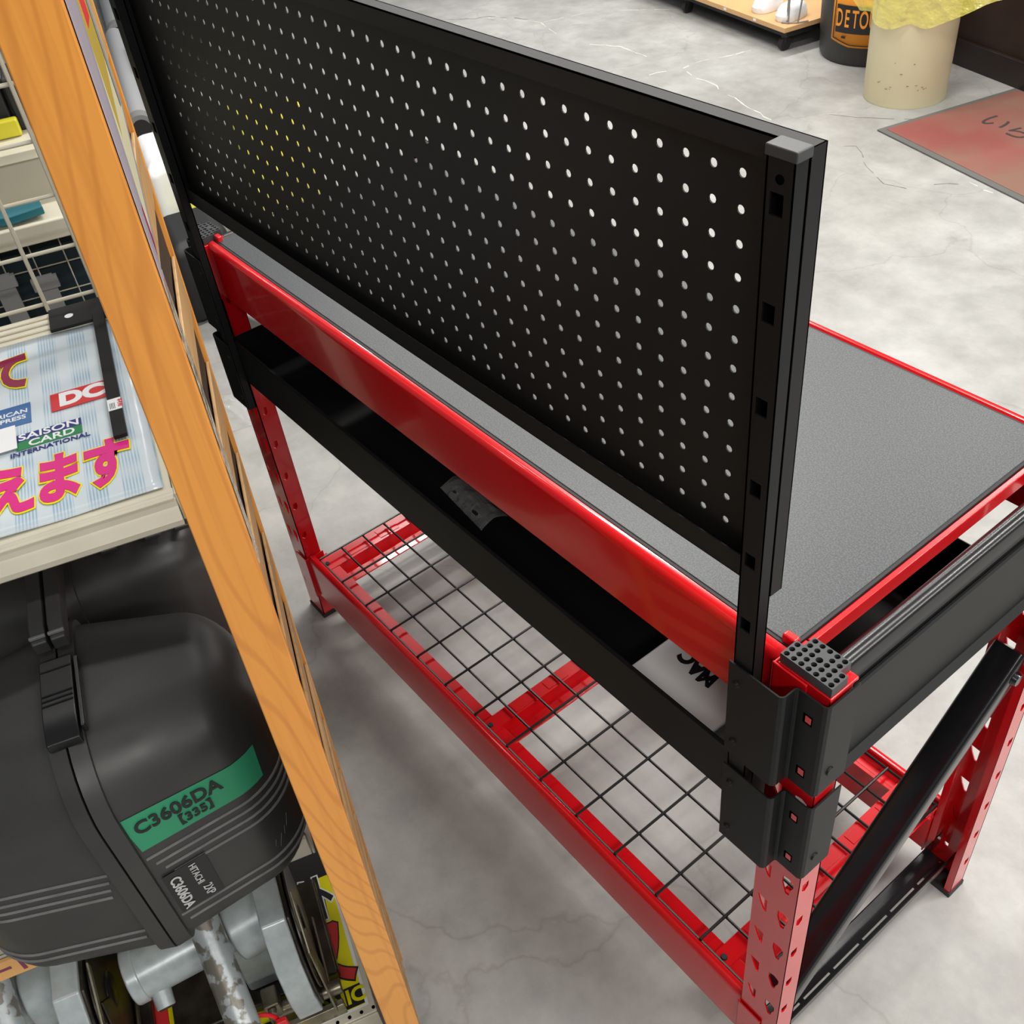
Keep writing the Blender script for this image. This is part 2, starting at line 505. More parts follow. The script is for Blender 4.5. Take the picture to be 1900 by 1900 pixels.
        q = [inner(t) for t in allang]
        for i in range(len(allang)):
            j = (i + 1) % len(allang)
            s.quad(P(*o[i]), P(*o[j]), P(*q[j]), P(*q[i]))
            s.quad(P(*o[i], th), P(*q[i], th), P(*q[j], th), P(*o[j], th))
            s.quad(P(*q[i]), P(*q[j]), P(*q[j], th), P(*q[i], th))

    def rim(s, O, A, B, N, a0, a1, b0, b1, th):
        O, A, B, N = Vector(O), Vector(A), Vector(B), Vector(N)
        P = lambda a, b, d=0: O + A * a + B * b - N * d
        c = [(a0, b0), (a1, b0), (a1, b1), (a0, b1)]
        for i in range(4):
            j = (i + 1) % 4
            s.quad(P(*c[i]), P(*c[i], th), P(*c[j], th), P(*c[j]))

    def build(s, name, material, parent=None, bevel=0.0, segs=2, smooth=False, merge=False, loc=None):
        me = bpy.data.meshes.new(name)
        me.from_pydata(s.v, [], s.f)
        me.materials.append(material)
        o = bpy.data.objects.new(name, me)
        COL.objects.link(o)
        if parent is not None:
            o.parent = parent
            o.matrix_parent_inverse = parent.matrix_world.inverted() if False else Matrix()
            off = world_loc(parent)
            me.transform(Matrix.Translation(-off))
        elif loc is not None:
            me.transform(Matrix.Translation(-Vector(loc)))
            o.location = loc
        if merge or smooth or bevel:
            import bmesh
            bm = bmesh.new(); bm.from_mesh(me)
            bmesh.ops.remove_doubles(bm, verts=bm.verts, dist=0.00002)
            bmesh.ops.recalc_face_normals(bm, faces=bm.faces)
            bm.to_mesh(me); bm.free()
        if smooth:
            for p in me.polygons:
                p.use_smooth = True
            md = o.modifiers.new('split', 'EDGE_SPLIT'); md.split_angle = math.radians(38)
        if bevel:
            md = o.modifiers.new('bevel', 'BEVEL'); md.width = bevel; md.segments = segs; md.limit_method = 'ANGLE'
            md.angle_limit = math.radians(40)
            for p in me.polygons:
                p.use_smooth = True
            md.harden_normals = True
        return o

def world_loc(o):
    p = Vector((0, 0, 0))
    while o is not None:
        p += Vector(o.location)
        o = o.parent
    return p

def thing(name, label, cat, loc=(0, 0, 0), group=None):
    o = bpy.data.objects.new(name, None)
    o.empty_display_size = 0.05
    COL.objects.link(o)
    o.location = loc
    o['label'] = label; o['category'] = cat
    if group: o['group'] = group
    return o

def tag(o, label, cat, group=None):
    o['label'] = label; o['category'] = cat
    if group: o['group'] = group
    return o

def structure(o):
    o['kind'] = 'structure'
    return o

# the gondola's own axes: u runs left along its front edge, v runs into it
U = Vector((-0.288, -0.9576, 0.0)); U.normalize()
V = Vector((-0.9576, 0.288, 0.0)); V.normalize()
ZZ = Vector((0, 0, 1))
def G(u, v, z):
    return U * u + V * v + ZZ * z

def text_mesh(name, body, size, O, A, B, material, parent=None, depth=0.0006, offset=0.0, bold=0.0, center=True, shear=0.0, sx=1.0):
    """text lying in plane (A = reading direction, B = up) at O"""
    c = bpy.data.curves.new(name, 'FONT')
    c.body = body
    c.size = size
    c.extrude = depth / 2
    c.offset = offset + bold
    c.shear = shear
    c.resolution_u = 4
    if center:
        c.align_x = 'CENTER'; c.align_y = 'CENTER'
    to = bpy.data.objects.new(name + '_tmp', c)
    COL.objects.link(to)
    bpy.context.view_layer.update()
    me = bpy.data.meshes.new_from_object(to.evaluated_get(bpy.context.evaluated_depsgraph_get()))
    bpy.data.objects.remove(to, do_unlink=True)
    A, B, O = Vector(A).normalized(), Vector(B).normalized(), Vector(O)
    N = A.cross(B)
    M = Matrix(((A.x * sx, B.x, N.x, O.x), (A.y * sx, B.y, N.y, O.y), (A.z * sx, B.z, N.z, O.z), (0, 0, 0, 1)))
    me.transform(M)
    if parent is not None:
        me.transform(Matrix.Translation(-world_loc(parent)))
    me.materials.clear(); me.materials.append(material)
    o = bpy.data.objects.new(name, me)
    COL.objects.link(o)
    if parent is not None:
        o.parent = parent
    return o

# ------------------------------------------------------------------ the setting
fl = MB(); fl.box(-9, -4, -0.05, 5, 9, 0.0)
floor = structure(fl.build('floor', concrete))

def up(px, py, z=0.0):
    """image point of the 1900-frame to the world point at height z (used to set things on the floor where they stand)"""
    f = 1927.76
    d = CR * ((px - 950) / f) + CD * ((py - 950) / f) + CF
    return CP + d * ((z - CP.z) / d.z)

def crack(pts, w, zz=0.0006):
    mb = MB()
    rnd = random.Random(len(pts) * 13 + int(pts[0][0]))
    P = []
    for k in range(len(pts) - 1):
        a, b = up(*pts[k]), up(*pts[k + 1])
        seg = max(2, int((b - a).length / 0.035))
        for j in range(seg):
            p = a.lerp(b, j / seg)
            P.append(p + Vector((rnd.uniform(-1, 1), rnd.uniform(-1, 1), 0)) * 0.006)
    P.append(up(*pts[-1]))
    for k in range(len(P) - 1):
        if rnd.random() < 0.28:
            continue
        d = (P[k + 1] - P[k]).normalized()
        n = Vector((-d.y, d.x, 0))
        wa = w * rnd.uniform(0.15, 1.0); wb = w * rnd.uniform(0.15, 1.0)
        z = Vector((0, 0, zz))
        mb.quad(P[k] - n * wa + z, P[k + 1] - n * wb + z, P[k + 1] + n * wb + z, P[k] + n * wa + z)
    return mb
crackfill = mat('white_crack_filler', (0.78, 0.75, 0.66), rough=0.7)
darkcrack = mat('dark_hairline', (0.17, 0.165, 0.155), rough=0.8)
for pts, w, mm in ([[(905, 33), (1003, 42), (1025, 58), (1040, 73), (1095, 82), (1150, 86), (1200, 105)], 0.0032, crackfill],
                   [[(1003, 42), (1100, 22), (1200, 18), (1310, 17), (1340, 15)], 0.0028, crackfill],
                   [[(1205, 139), (1265, 127), (1300, 113), (1350, 104), (1440, 82)], 0.0042, crackfill],
                   [[(1270, 127), (1290, 145), (1325, 155), (1335, 165), (1400, 205), (1440, 228)], 0.0038, crackfill],
                   [[(820, 37), (880, 35), (905, 30), (980, 36)], 0.003, darkcrack],
                   [[(1540, 212), (1590, 218), (1640, 220), (1700, 221)], 0.003, darkcrack],
                   [[(1540, 268), (1590, 272), (1600, 285), (1610, 310), (1640, 340), (1680, 348), (1760, 342), (1800, 340)], 0.0022, darkcrack],
                   [[(1800, 340), (1822, 352), (1860, 366)], 0.0030, crackfill]):
    crack(pts, w).build('crack_line', mm, floor)

E1 = Vector((math.cos(math.radians(-15)), math.sin(math.radians(-15)), 0))
E2 = Vector((-E1.y, E1.x, 0))
wl = MB()
W0 = Vector((-1.9043, 3.406, 0))
wl.obox(W0 - E1 * 0.10 + E2 * 0.02, E1 * 3.4, E2 * 0.12, ZZ * 2.8)
structure(wl.build('wall_back', wallwood))
bb = MB()
bb.obox(W0 - E1 * 0.10, E1 * 3.4, E2 * 0.019, ZZ * 0.095)
structure(bb.build('baseboard_back', mat('dark_brown_baseboard', (0.022, 0.013, 0.011), rough=0.4), bevel=0.002))

# ------------------------------------------------------------------ workbench
XL = -1.016                                  # mirror: x -> XL - x
bench = thing('workbench', 'red and black steel workbench with grey speckled top, perforated back panel and wire bottom shelf', 'workbench', (-0.508, 0.22, 0))
mirror = lambda x: XL - x

XI, XO = 0.0706, 0.1266
YB, YF = -0.003, 0.4515
TOPZ = 0.8625

def post(side, front):
    """C shaped slotted leg: web outward (back or front), flanges inward"""
    s = MB()
    x0, x1 = (XI, XO) if side > 0 else (mirror(XO), mirror(XI))
    th = 0.002
    y = YF if front else YB
    sg = -1 if front else 1
    rows = [0.2325 + 0.0762 * k for k in range(-2, 9)]
    rows = [z for z in rows if 0.05 < z < TOPZ - 0.04]
    zs = [0.008] + [(rows[k] + rows[k + 1]) / 2 for k in range(len(rows) - 1)] + [TOPZ]
    O = (0, y, 0)
    N = (0, -sg, 0)
    xm = (x0 + x1) / 2
    for k, z in enumerate(rows):
        for h, cx in enumerate((xm - 0.0145, xm + 0.0145)):
            flip = 1 if (h == 0) else -1
            # slanted keyhole slots mirrored about the middle
            if h == 0:
                hole = [(cx - 0.0072, z + 0.0100), (cx + 0.0066, z + 0.0085), (cx + 0.0066, z - 0.0165), (cx + 0.0030, z - 0.0165), (cx - 0.0030, z - 0.0040)]
            else:
                hole = [(cx - 0.0072, z + 0.0100), (cx + 0.0010, z + 0.0120), (cx + 0.0074, z + 0.0090), (cx + 0.0074, z - 0.0010), (cx + 0.0045, z - 0.0080), (cx + 0.0030, z - 0.0190), (cx - 0.0015, z - 0.0200), (cx - 0.0050, z - 0.0100), (cx - 0.0072, z - 0.0030)]
            a0, a1 = (x0, xm) if h == 0 else (xm, x1)
            s.cell(O, (1, 0, 0), (0, 0, 1), N, a0, a1, zs[k], zs[k + 1], hole, th)
    ya, yb = sorted((y, y + sg * 0.034))
    for xf, nx in ((x0, -1), (x1, 1)):
        ym = (ya + yb) / 2 - sg * 0.005
        for k, z in enumerate(rows):
            w = 0.0050
            hole = [(ym - w, z + 0.0075), (ym + w, z + 0.0075), (ym + w, z - 0.004), (ym, z - 0.0095), (ym - w, z - 0.004)]
            s.cell((xf, 0, 0), (0, 1, 0), (0, 0, 1), (nx, 0, 0), ya, yb, zs[k], zs[k + 1], hole, th)
        # inward lip
        ye = y + sg * 0.034
        s.box(min(xf, xf - nx * 0.010), min(ye, ye - sg * th), 0.008, max(xf, xf - nx * 0.010), max(ye, ye - sg * th), TOPZ)
    s.rim((0, y, 0), (1, 0, 0), (0, 0, 1), N, x0, x1, 0.008, TOPZ, th)
    p = s.build('leg', red, bench)
    f = MB()
    f.box(x0 - 0.002, ya - 0.002, 0, x1 + 0.002, yb + 0.002, 0.010)
    f.build('foot_pad', rubber, p, bevel=0.001)
    return p

for side in (1, -1):
    for front in (False, True):
        post(side, front)

def beam(front, zlo, zhi, name):
    """closed beam with a sunken inner ledge and end connectors hooked on the legs"""
    y0 = 0.0 if not front else YF - 0.003
    sg = 1 if not front else -1
    s = MB()
    xa, xb = mirror(XI - 0.0015), XI - 0.0015
    r = 0.010
    pr = []
    for k in range(6):
        t = PI / 2 * k / 5
        pr.append((y0 + sg * (r - r * math.cos(t)), zhi - r + r * math.sin(t)))
    prof = [(y0, zlo)] + pr + [(y0 + sg * 0.0125, zhi), (y0 + sg * 0.0145, zhi - 0.0025), (y0 + sg * 0.0145, zhi - 0.016), (y0 + sg * 0.036, zhi - 0.016), (y0 + sg * 0.036, zlo)]
    s.prism([(xa, y, z) for y, z in prof], (xb - xa, 0, 0))
    o = s.build(name, red, bench, merge=True)
    for p in o.data.polygons:
        p.use_smooth = True
    md = o.modifiers.new('split', 'EDGE_SPLIT'); md.split_angle = math.radians(30)
    # welded connectors
    for e in (1, -1):
        c = MB()
        xi, xo = (XI - 0.004, XO - 0.022) if e > 0 else (mirror(XO - 0.022), mirror(XI - 0.004))
        yy = YB - 0.0035 if not front else YF + 0.0035
        ybk, yfr = sorted((yy, yy + sg * 0.0025))
        c.box(xi, ybk, zlo - 0.008, xo, yfr, zhi - 0.003)
        xe = XI - 0.0035 if e > 0 else mirror(XI - 0.0035)
        xs, xt = sorted((xe, xe + e * 0.0025))
        ya, yb_ = sorted((yy, yy + sg * 0.042))
        c.box(xs, ya, zlo - 0.008, xt, yb_, zhi - 0.003)
        cc = c.build('beam_connector', red, o, bevel=0.001)
    return o

beam(False, 0.780, 0.870, 'top_beam')
beam(True, 0.780, 0.870, 'top_beam')
beam(False, 0.076, 0.178, 'bottom_beam')
beam(True, 0.076, 0.178, 'bottom_beam')

# work surface
s = MB()
s.box(mirror(0.0664), 0.0180, 0.853, 0.0664, 0.4300, 0.8695)
wb_ = s.build('worktop_board', speckle, bench, bevel=0.0008)
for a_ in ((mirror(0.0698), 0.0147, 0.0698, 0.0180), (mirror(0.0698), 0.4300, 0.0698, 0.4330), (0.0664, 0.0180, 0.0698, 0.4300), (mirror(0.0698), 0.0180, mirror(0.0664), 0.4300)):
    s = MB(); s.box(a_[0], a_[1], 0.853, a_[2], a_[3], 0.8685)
    s.build('gap_strip', rubber, wb_)  # black strips filling the gap round the board
for x in (0.0703, mirror(0.0703)):
    s = MB()
    xa, xb = sorted((x, x + (0.0060 if x > -0.5 else -0.0060)))
    s.box(xa, 0.036, 0.846, xb, 0.4145, 0.866)
    s.build('worktop_side_rail', red, bench, bevel=0.001)
# hook tabs that pin the board at the corners
for x in (0.0640, mirror(0.0640)):
    t = MB(); t.box(x - 0.0075, 0.0165, 0.862, x + 0.0075, 0.0255, 0.8775)
    t.build('corner_clip', red, bench, bevel=0.0025, segs=3)

# cap tiles with rows of round holes
def cap_tile(side, front):
    s = MB()
    x0, x1 = (XI + 0.0015, XO - 0.001) if side > 0 else (mirror(XO - 0.001), mirror(XI + 0.0015))
    y0, y1 = (YB + 0.001, YB + 0.036) if not front else (YF - 0.036, YF - 0.001)
    zt = 0.8785
    nx, ny = 7, 5
    x0 -= 0.0008; x1 += 0.0012
    dx, dy = (x1 - x0) / nx, (y1 - y0) / ny
    TH = 0.0110
    jf = (lambda j: j) if not front else (lambda j: ny - 1 - j)
    gone = lambda i, j: i < 0 or i >= nx or j < 0 or j >= ny or (i in (0, nx - 1) and jf(j) >= 3)
    for i in range(nx):
        for j in range(ny):
            if gone(i, j): continue
            cx, cy = x0 + (i + .5) * dx, y0 + (j + .5) * dy
            r = 0.0027
            if i == 3 and jf(j) == 2: r = 0.0033
            if i == 3 and jf(j) == 3: r = 0.0
            hole = [(cx + r * math.cos(2 * PI * k / 12), cy + r * math.sin(2 * PI * k / 12)) for k in range(12)]
            s.cell((0, 0, zt), (1, 0, 0), (0, 1, 0), (0, 0, 1), cx - dx / 2, cx + dx / 2, cy - dy / 2, cy + dy / 2, hole if r else None, TH)
            if gone(i - 1, j): s.quad((cx - dx / 2, cy + dy / 2, zt), (cx - dx / 2, cy - dy / 2, zt), (cx - dx / 2, cy - dy / 2, zt - TH), (cx - dx / 2, cy + dy / 2, zt - TH))
            if gone(i + 1, j): s.quad((cx + dx / 2, cy - dy / 2, zt), (cx + dx / 2, cy + dy / 2, zt), (cx + dx / 2, cy + dy / 2, zt - TH), (cx + dx / 2, cy - dy / 2, zt - TH))
            if gone(i, j - 1): s.quad((cx - dx / 2, cy - dy / 2, zt), (cx + dx / 2, cy - dy / 2, zt), (cx + dx / 2, cy - dy / 2, zt - TH), (cx - dx / 2, cy - dy / 2, zt - TH))
            if gone(i, j + 1): s.quad((cx + dx / 2, cy + dy / 2, zt), (cx - dx / 2, cy + dy / 2, zt), (cx - dx / 2, cy + dy / 2, zt - TH), (cx + dx / 2, cy + dy / 2, zt - TH))
    o = s.build('perforated_cap', tilegrey, bench)
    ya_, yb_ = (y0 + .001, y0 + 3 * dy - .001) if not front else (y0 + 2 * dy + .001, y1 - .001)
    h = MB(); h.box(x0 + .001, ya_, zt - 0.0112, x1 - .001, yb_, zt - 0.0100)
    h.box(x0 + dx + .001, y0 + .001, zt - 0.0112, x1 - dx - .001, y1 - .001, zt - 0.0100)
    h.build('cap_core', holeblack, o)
    r_ = MB(); r_.box(x0 - 0.0012, y0 - 0.0012, zt - 0.0160, x1 + 0.0012, y1 + 0.0012, zt - 0.0118)
    r_.build('cap_flange', red if not front else red, o, bevel=0.001)
for side in (1, -1):
    for front in (False, True):
        cap_tile(side, front)

# wire deck on the bottom beams
s = MB()
zw = 0.1735
xs = [0.0645 - 0.0868 * k for k in range(14)]
ys = [0.0165 + 0.0515 * k for k in range(9)]
for x in xs:
    s.tube([(x, ys[0], zw + 0.002), (x, ys[-1], zw + 0.002)], 0.0023, 6)
for k, y in enumerate(ys):
    s.tube([(xs[-1], y, zw - 0.0012), (xs[0], y, zw - 0.0018)], 0.0023 if k else 0.0027, 6)
s.build('wire_deck', mat('black_wire_coat', (0.008, 0.008, 0.008), rough=0.35), bench, smooth=True)

# folded cross supports under the deck, flush with it
def cross_support(xc, w, zt):
    s = MB()
    y0, y1 = 0.0147, YF - 0.0177
    s.sheet([(xc - w / 2, y0, zt - 0.045), (xc - w / 2, y0, zt), (xc - w * 0.10, y0, zt), (xc + w * 0.02, y0, zt - 0.022), (xc + w * 0.30, y0, zt - 0.022), (xc + w * 0.5, y0, zt - 0.004)], 0.0016, (0, y1 - y0, 0))
    o = s.build('cross_support', red, bench)
    b = MB()
    b.cyl((xc - w * .3, 0.026, zt), (xc - w * .3, 0.026, zt + 0.003), 0.005, 0.004, 12)
    b.build('bolt', rubber, o, smooth=True)
    # pressed shallow recesses
    for k in range(5):
        g = MB()
        yy = 0.075 + k * 0.072
        g.box(xc - w * 0.44, yy, zt + 0.0002, xc - w * 0.16, yy + 0.045, zt + 0.0012)
        g.build('pressed_pad', red, o, bevel=0.0008)
    return o
cross_support(-0.493, 0.068, 0.166)
cross_support(0.033, 0.064, 0.166)
cross_support(mirror(0.010), 0.095, 0.163)

# inward flange of the bottom beam seen beside the wires
for y0, y1 in ((0.014, 0.042), (YF - 0.045, YF - 0.017)):
    s = MB(); s.box(mirror(XI), y0, 0.157, XI, y1, 0.1615)
    s.build('beam_ledge', red, bench, bevel=0.0005)

# side frames: top rail, slotted bottom channel, diagonal brace
def side_frame(side):
    X_ = (lambda x: x) if side > 0 else mirror
    ya, yb = YB + 0.033, YF - 0.033
    s = MB()
    prof = []
    pts = [(0.0920, 0.832)]
    for k in range(9):
        t_ = PI - (PI - 0.45) * k / 8
        pts.append((0.1020 + 0.0100 * math.cos(t_), 0.8475 + 0.0100 * math.sin(t_)))
    pts += [(0.1125, 0.8395)]
    for k in range(7):
        t_ = 0.6 - 0.6 * k / 6
        pts.append((0.1110 + 0.0030 * math.cos(t_), 0.8350 + 0.0030 * math.sin(t_)))
    pts += [(0.1140, 0.826)]
    s.prism([(X_(x), ya - 0.004, z) for x, z in pts], (0, yb - ya + 0.008, 0))
    s.build('side_top_rail', railgloss, bench, smooth=True)
    s = MB()
    # open channel with slots in its floor
    xa, xb = 0.079, 0.109
    n = 6
    L = yb - ya
    zz = 0.074
    yy = [ya + L * k / n for k in range(n + 1)]
    for k in range(n):
        c = (yy[k] + yy[k + 1]) / 2
        hole = [(X_(0.0985) if side > 0 else X_(0.1015), c - 0.028), (X_(0.1015) if side > 0 else X_(0.0985), c - 0.028), (X_(0.1015) if side > 0 else X_(0.0985), c + 0.028), (X_(0.0985) if side > 0 else X_(0.1015), c + 0.028)]
        x0, x1 = sorted((X_(xa), X_(xb)))
        s.cell((0, 0, zz), (1, 0, 0), (0, 1, 0), (0, 0, 1), x0, x1, yy[k], yy[k + 1], hole, 0.0016)
    for x in (xa, xb):
        x0, x1 = sorted((X_(x), X_(x) + 0.0016 * side))
        s.box(x0, ya - 0.022, zz - 0.0016, x1, yb + 0.022, zz + 0.030 if x == xa else zz + 0.014)
    s.build('slotted_brace', blackgloss, bench)
    # diagonal
    if side < 0:
        return
    s = MB()
    p0 = Vector((X_(0.0970), 0.034, 0.169)); p1 = Vector((X_(0.0970), 0.426, 0.561))
    d = (p1 - p0).normalized()
    n_ = Vector((0, -d.z, d.y))
    pr = []
    hw, hx, rc = 0.0165, 0.0205, 0.007
    for cx_, cn_, a_ in ((1, 1, 0), (-1, 1, 1), (-1, -1, 2), (1, -1, 3)):
        for k in range(6):
            t_ = PI / 2 * (a_ + k / 5)
            pr.append(p0 + Vector((side * ((hx - rc) * cx_ + rc * math.cos(t_)), 0, 0)) + n_ * ((hw - rc) * cn_ + rc * math.sin(t_)))
    s.prism(pr, p1 - p0)
    o = s.build('diagonal_brace', blackgloss, bench, smooth=True)
    b = MB()
    b.cyl(p1 - d * 0.03 + Vector((side * 0.0205, 0, 0)), p1 - d * 0.03 + Vector((side * 0.0265, 0, 0)), 0.010, 0.008, 16)
    b.build('bolt', blackgloss, o, smooth=True)
side_frame(1)
side_frame(-1)

# black tray hung below the top, from post to post
tz0, tz1 = 0.628, 0.706
s = MB()
ty0, ty1 = -0.014, 0.400
tx0, tx1 = mirror(0.058), 0.058
th = 0.0015
s.box(tx0, ty0, tz0, tx1, ty1, tz0 + th)
s.box(tx0, ty0, tz0, tx1, ty0 + th, tz1)
s.box(tx0, ty1 - th, tz0, tx1, ty1, tz1)
s.box(tx0, ty0, tz0, tx0 + th, ty1, tz1)
s.box(tx1 - th, ty0, tz0, tx1, ty1, tz1)
s.box(tx0, ty0, tz1 - 0.001, tx1, ty0 + 0.004, tz1 + 0.0005)
tray = s.build('under_tray', black, bench)
# steel cross ribs under the board
for x in (0.01, -0.12, -0.36, -0.66, -0.90):
    s = MB(); s.box(x - 0.02, 0.036, 0.838, x + 0.02, YF - 0.04, 0.8525)
    s.build('board_support', black, bench)
for y in (0.14, 0.30):
    s = MB(); s.box(0.0764, y, 0.74, 0.0835, y + 0.02, 0.75)
    s.build('tray_bracket', black, bench)
# side plate of the tray at the right end
for sd in (1, -1):
    X_ = (lambda x: x) if sd > 0 else mirror
    s = MB()
    y0, y1 = 0.030, 0.392
    s.sheet([(X_(0.1150), y0, 0.8305), (X_(0.1175), y0, 0.8310), (X_(0.1195), y0, 0.8290), (X_(0.1195), y0, 0.724), (X_(0.1270), y0, 0.718)], 0.0015 * sd, (0, y1 - y0, 0))
    sp = s.build('side_panel', black, bench)
    h = MB()
    h.tube([(X_(0.1205), 0.350, 0.765), (X_(0.1240), 0.352, 0.775), (X_(0.1245), 0.356, 0.768), (X_(0.1220), 0.354, 0.757), (X_(0.1205), 0.350, 0.765)], 0.0015, 6)
    h.cyl((X_(0.1195), 0.352, 0.768), (X_(0.1245), 0.352, 0.768), 0.004, 0.003, 10)
    h.build('zinc_wing_bolt', chrome, sp, smooth=True)

# perforated back panel: 41 x 13 round holes on a one inch grid
PITCH = 0.0254
z0h = 1.2932
px0, px1 = mirror(0.063), 0.063
pz0, pz1 = 0.951, 1.3305
panel = MB()
th = 0.0012
hx = [-40 * PITCH + k * PITCH for k in range(41)]
hz = [z0h - 12 * PITCH + k * PITCH for k in range(13)]
R_ = 0.0034
for x in hx:
    for z in hz:
        hole = [(x + R_ * math.cos(2 * PI * k / 12), z + R_ * math.sin(2 * PI * k / 12)) for k in range(12)]
        panel.cell((0, 0, 0), (1, 0, 0), (0, 0, 1), (0, -1, 0), x - PITCH / 2, x + PITCH / 2, z - PITCH / 2, z + PITCH / 2, hole, th)
gx0, gx1 = hx[0] - PITCH / 2, hx[-1] + PITCH / 2
gz0, gz1 = hz[0] - PITCH / 2, hz[-1] + PITCH / 2
for a, b, c, d in ((px0, gx0, pz0, pz1), (gx1, px1, pz0, pz1), (gx0, gx1, pz0, gz0), (gx0, gx1, gz1, pz1)):
    panel.box(a, 0, c, b, th, d)
DP = 0.0125
panel.box(px0, -DP, pz1 - th, px1, th, pz1)
panel.box(px0, -DP, pz0, px1, th, pz0 + th)
panel.box(px0, -DP, pz0, px0 + th, th, pz1)
panel.box(px1 - th, -DP, pz0, px1, th, pz1)
lip = 0.0235
panel.box(px0, -DP, pz0, px1, -DP + th, pz0 + lip)
panel.box(px0, -DP, pz1 - 0.016, px1, -DP + th, pz1)
panel.build('perforated_panel', blackpeg, bench)

# uprights with square slots, and the bent brackets that clamp them to the legs
def upright(side):
    x0, x1 = (0.040, 0.0625) if side > 0 else (mirror(0.0625), mirror(0.040))
    s = MB()
    zb, zt = 0.574, 1.329
    rows = [1.296 - 0.0762 * k for k in range(10)]
    zs = [zt] + [(rows[k] + rows[k + 1]) / 2 for k in range(9)] + [zb]
    yb_ = -0.0255
    for k, z in enumerate(rows):
        cx = (x0 + x1) / 2 - 0.0015 * side
        hole = [(cx - 0.0053, z - 0.0075), (cx + 0.0053, z - 0.0075), (cx + 0.0053, z + 0.0075), (cx - 0.0053, z + 0.0075)]
        s.cell((0, yb_, 0), (1, 0, 0), (0, 0, 1), (0, -1, 0), x0, x1, zs[k + 1], zs[k], hole, 0.0016)
    for x in (x0, x1):
        xa, xb = sorted((x, x + (0.0016 if x == x0 else -0.0016)))
        s.box(xa, yb_, zb, xb, -0.0128, zt)
    s.box(x0, -0.0144, zb, x1, -0.0128, zt)
    o = s.build('upright_post', black, bench)
    c = MB()
    c.box(x0 - 0.0012, yb_ - 0.0012, zt - 0.004, x1 + 0.0012, -0.0115, zt + 0.0035)
    c.build('post_cap', tilegrey, o, bevel=0.0012)
    r = MB()
    cx = (x0 + x1) / 2
    r.cyl((cx, yb_ - 0.0004, 1.3125), (cx, yb_ + 0.003, 1.3125), 0.0032, None, 16)
    r.build('round_hole', holeblack, o)
    return o
upright(1); upright(-1)

def bracket(side, zb, zt, low):
    X_ = (lambda x: x) if side > 0 else mirror
    s = MB()
    th = 0.0018
    yb_ = -0.0272
    yp = YB - 0.0022 - (0.003 if low else 0.003)
    x = X_
    # three faces with a few punched holes, joined by tight bends
    def face_y(xa, xb, y, z0, z1, holes):
        xa, xb = sorted((x(xa), x(xb)))
        s.box(xa, y - th, z0, xb, y, z1)
    s_path = [(x(0.0375), yb_, zb), (x(0.0935), yb_, zb), (x(0.0955), yb_ + 0.0015, zb), (x(0.0965), yb_ + 0.004, zb), (x(0.0965), yp - 0.004, zb), (x(0.0975), yp - 0.0012, zb), (x(0.1, ), yp, zb),
              (x(0.1260), yp, zb), (x(0.1285), yp + 0.0012, zb), (x(0.1295), yp + 0.004, zb), (x(0.1295), 0.034, zb)]
    s.sheet(s_path, -0.0016 * side, (0, 0, zt - zb))
    o = s.build('post_bracket', black, bench)
    cx = x(0.113)
    for z in (zb + 0.025, zt - 0.030):
        d = MB()
        d.box(cx - 0.0026, yp - 0.0022, z - 0.0040, cx + 0.0036, yp - 0.0016, z + 0.0045)
        d.build('punched_window', red, o)
        d2 = MB()
        d2.box(cx - 0.0052, yp - 0.0020, z - 0.0065, cx + 0.0045, yp - 0.0012, z + 0.0058)
        d2.build('window_rim', holeblack, o)
    for z in (zb + 0.022, zt - 0.025):
        r = MB()
        r.cyl((x(0.047), yb_ - 0.001, z), (x(0.047), yb_ - 0.004, z), 0.0045, 0.0026, 14)
        r.build('rivet', black, o, smooth=True)
    xe = x(0.1295)
    r = MB()
    r.cyl((xe + 0.001 * side, 0.008, zb + 0.028), (xe + 0.0032 * side, 0.008, zb + 0.028), 0.0055, 0.0045, 14)
    r.build('rivet', black, o, smooth=True)
    return o
for side in (1, -1):
    bracket(side, 0.728, 0.861, False)
    bracket(side, 0.578, 0.706, True)

# ------------------------------------------------------------------ things in the tray
s = MB()
bx0, bx1, by0, by1, bz0, bz1 = -0.138, -0.012, -0.0095, 0.105, 0.630, 0.667
s.box(bx0, by0, bz0, bx1, by1, bz1)
wb = s.build('parts_box', whiteplastic, None, bevel=0.003, segs=3, loc=((bx0 + bx1) / 2, (by0 + by1) / 2, bz0))
tag(wb, 'glossy white flat box with black lettering lying in the black tray', 'box')
for ch, x_, y_, rt in (('M', -0.066, 0.0605, 0.10), ('A', -0.0835, 0.0615, 0.0), ('C', -0.1010, 0.0655, -0.25)):
    text_mesh('letter', ch, 0.027, (x_, y_, bz1 + 0.0007), (-math.cos(rt), -math.sin(rt), 0), (math.sin(rt), -math.cos(rt), 0), ink, wb, bold=0.0016, sx=0.9)

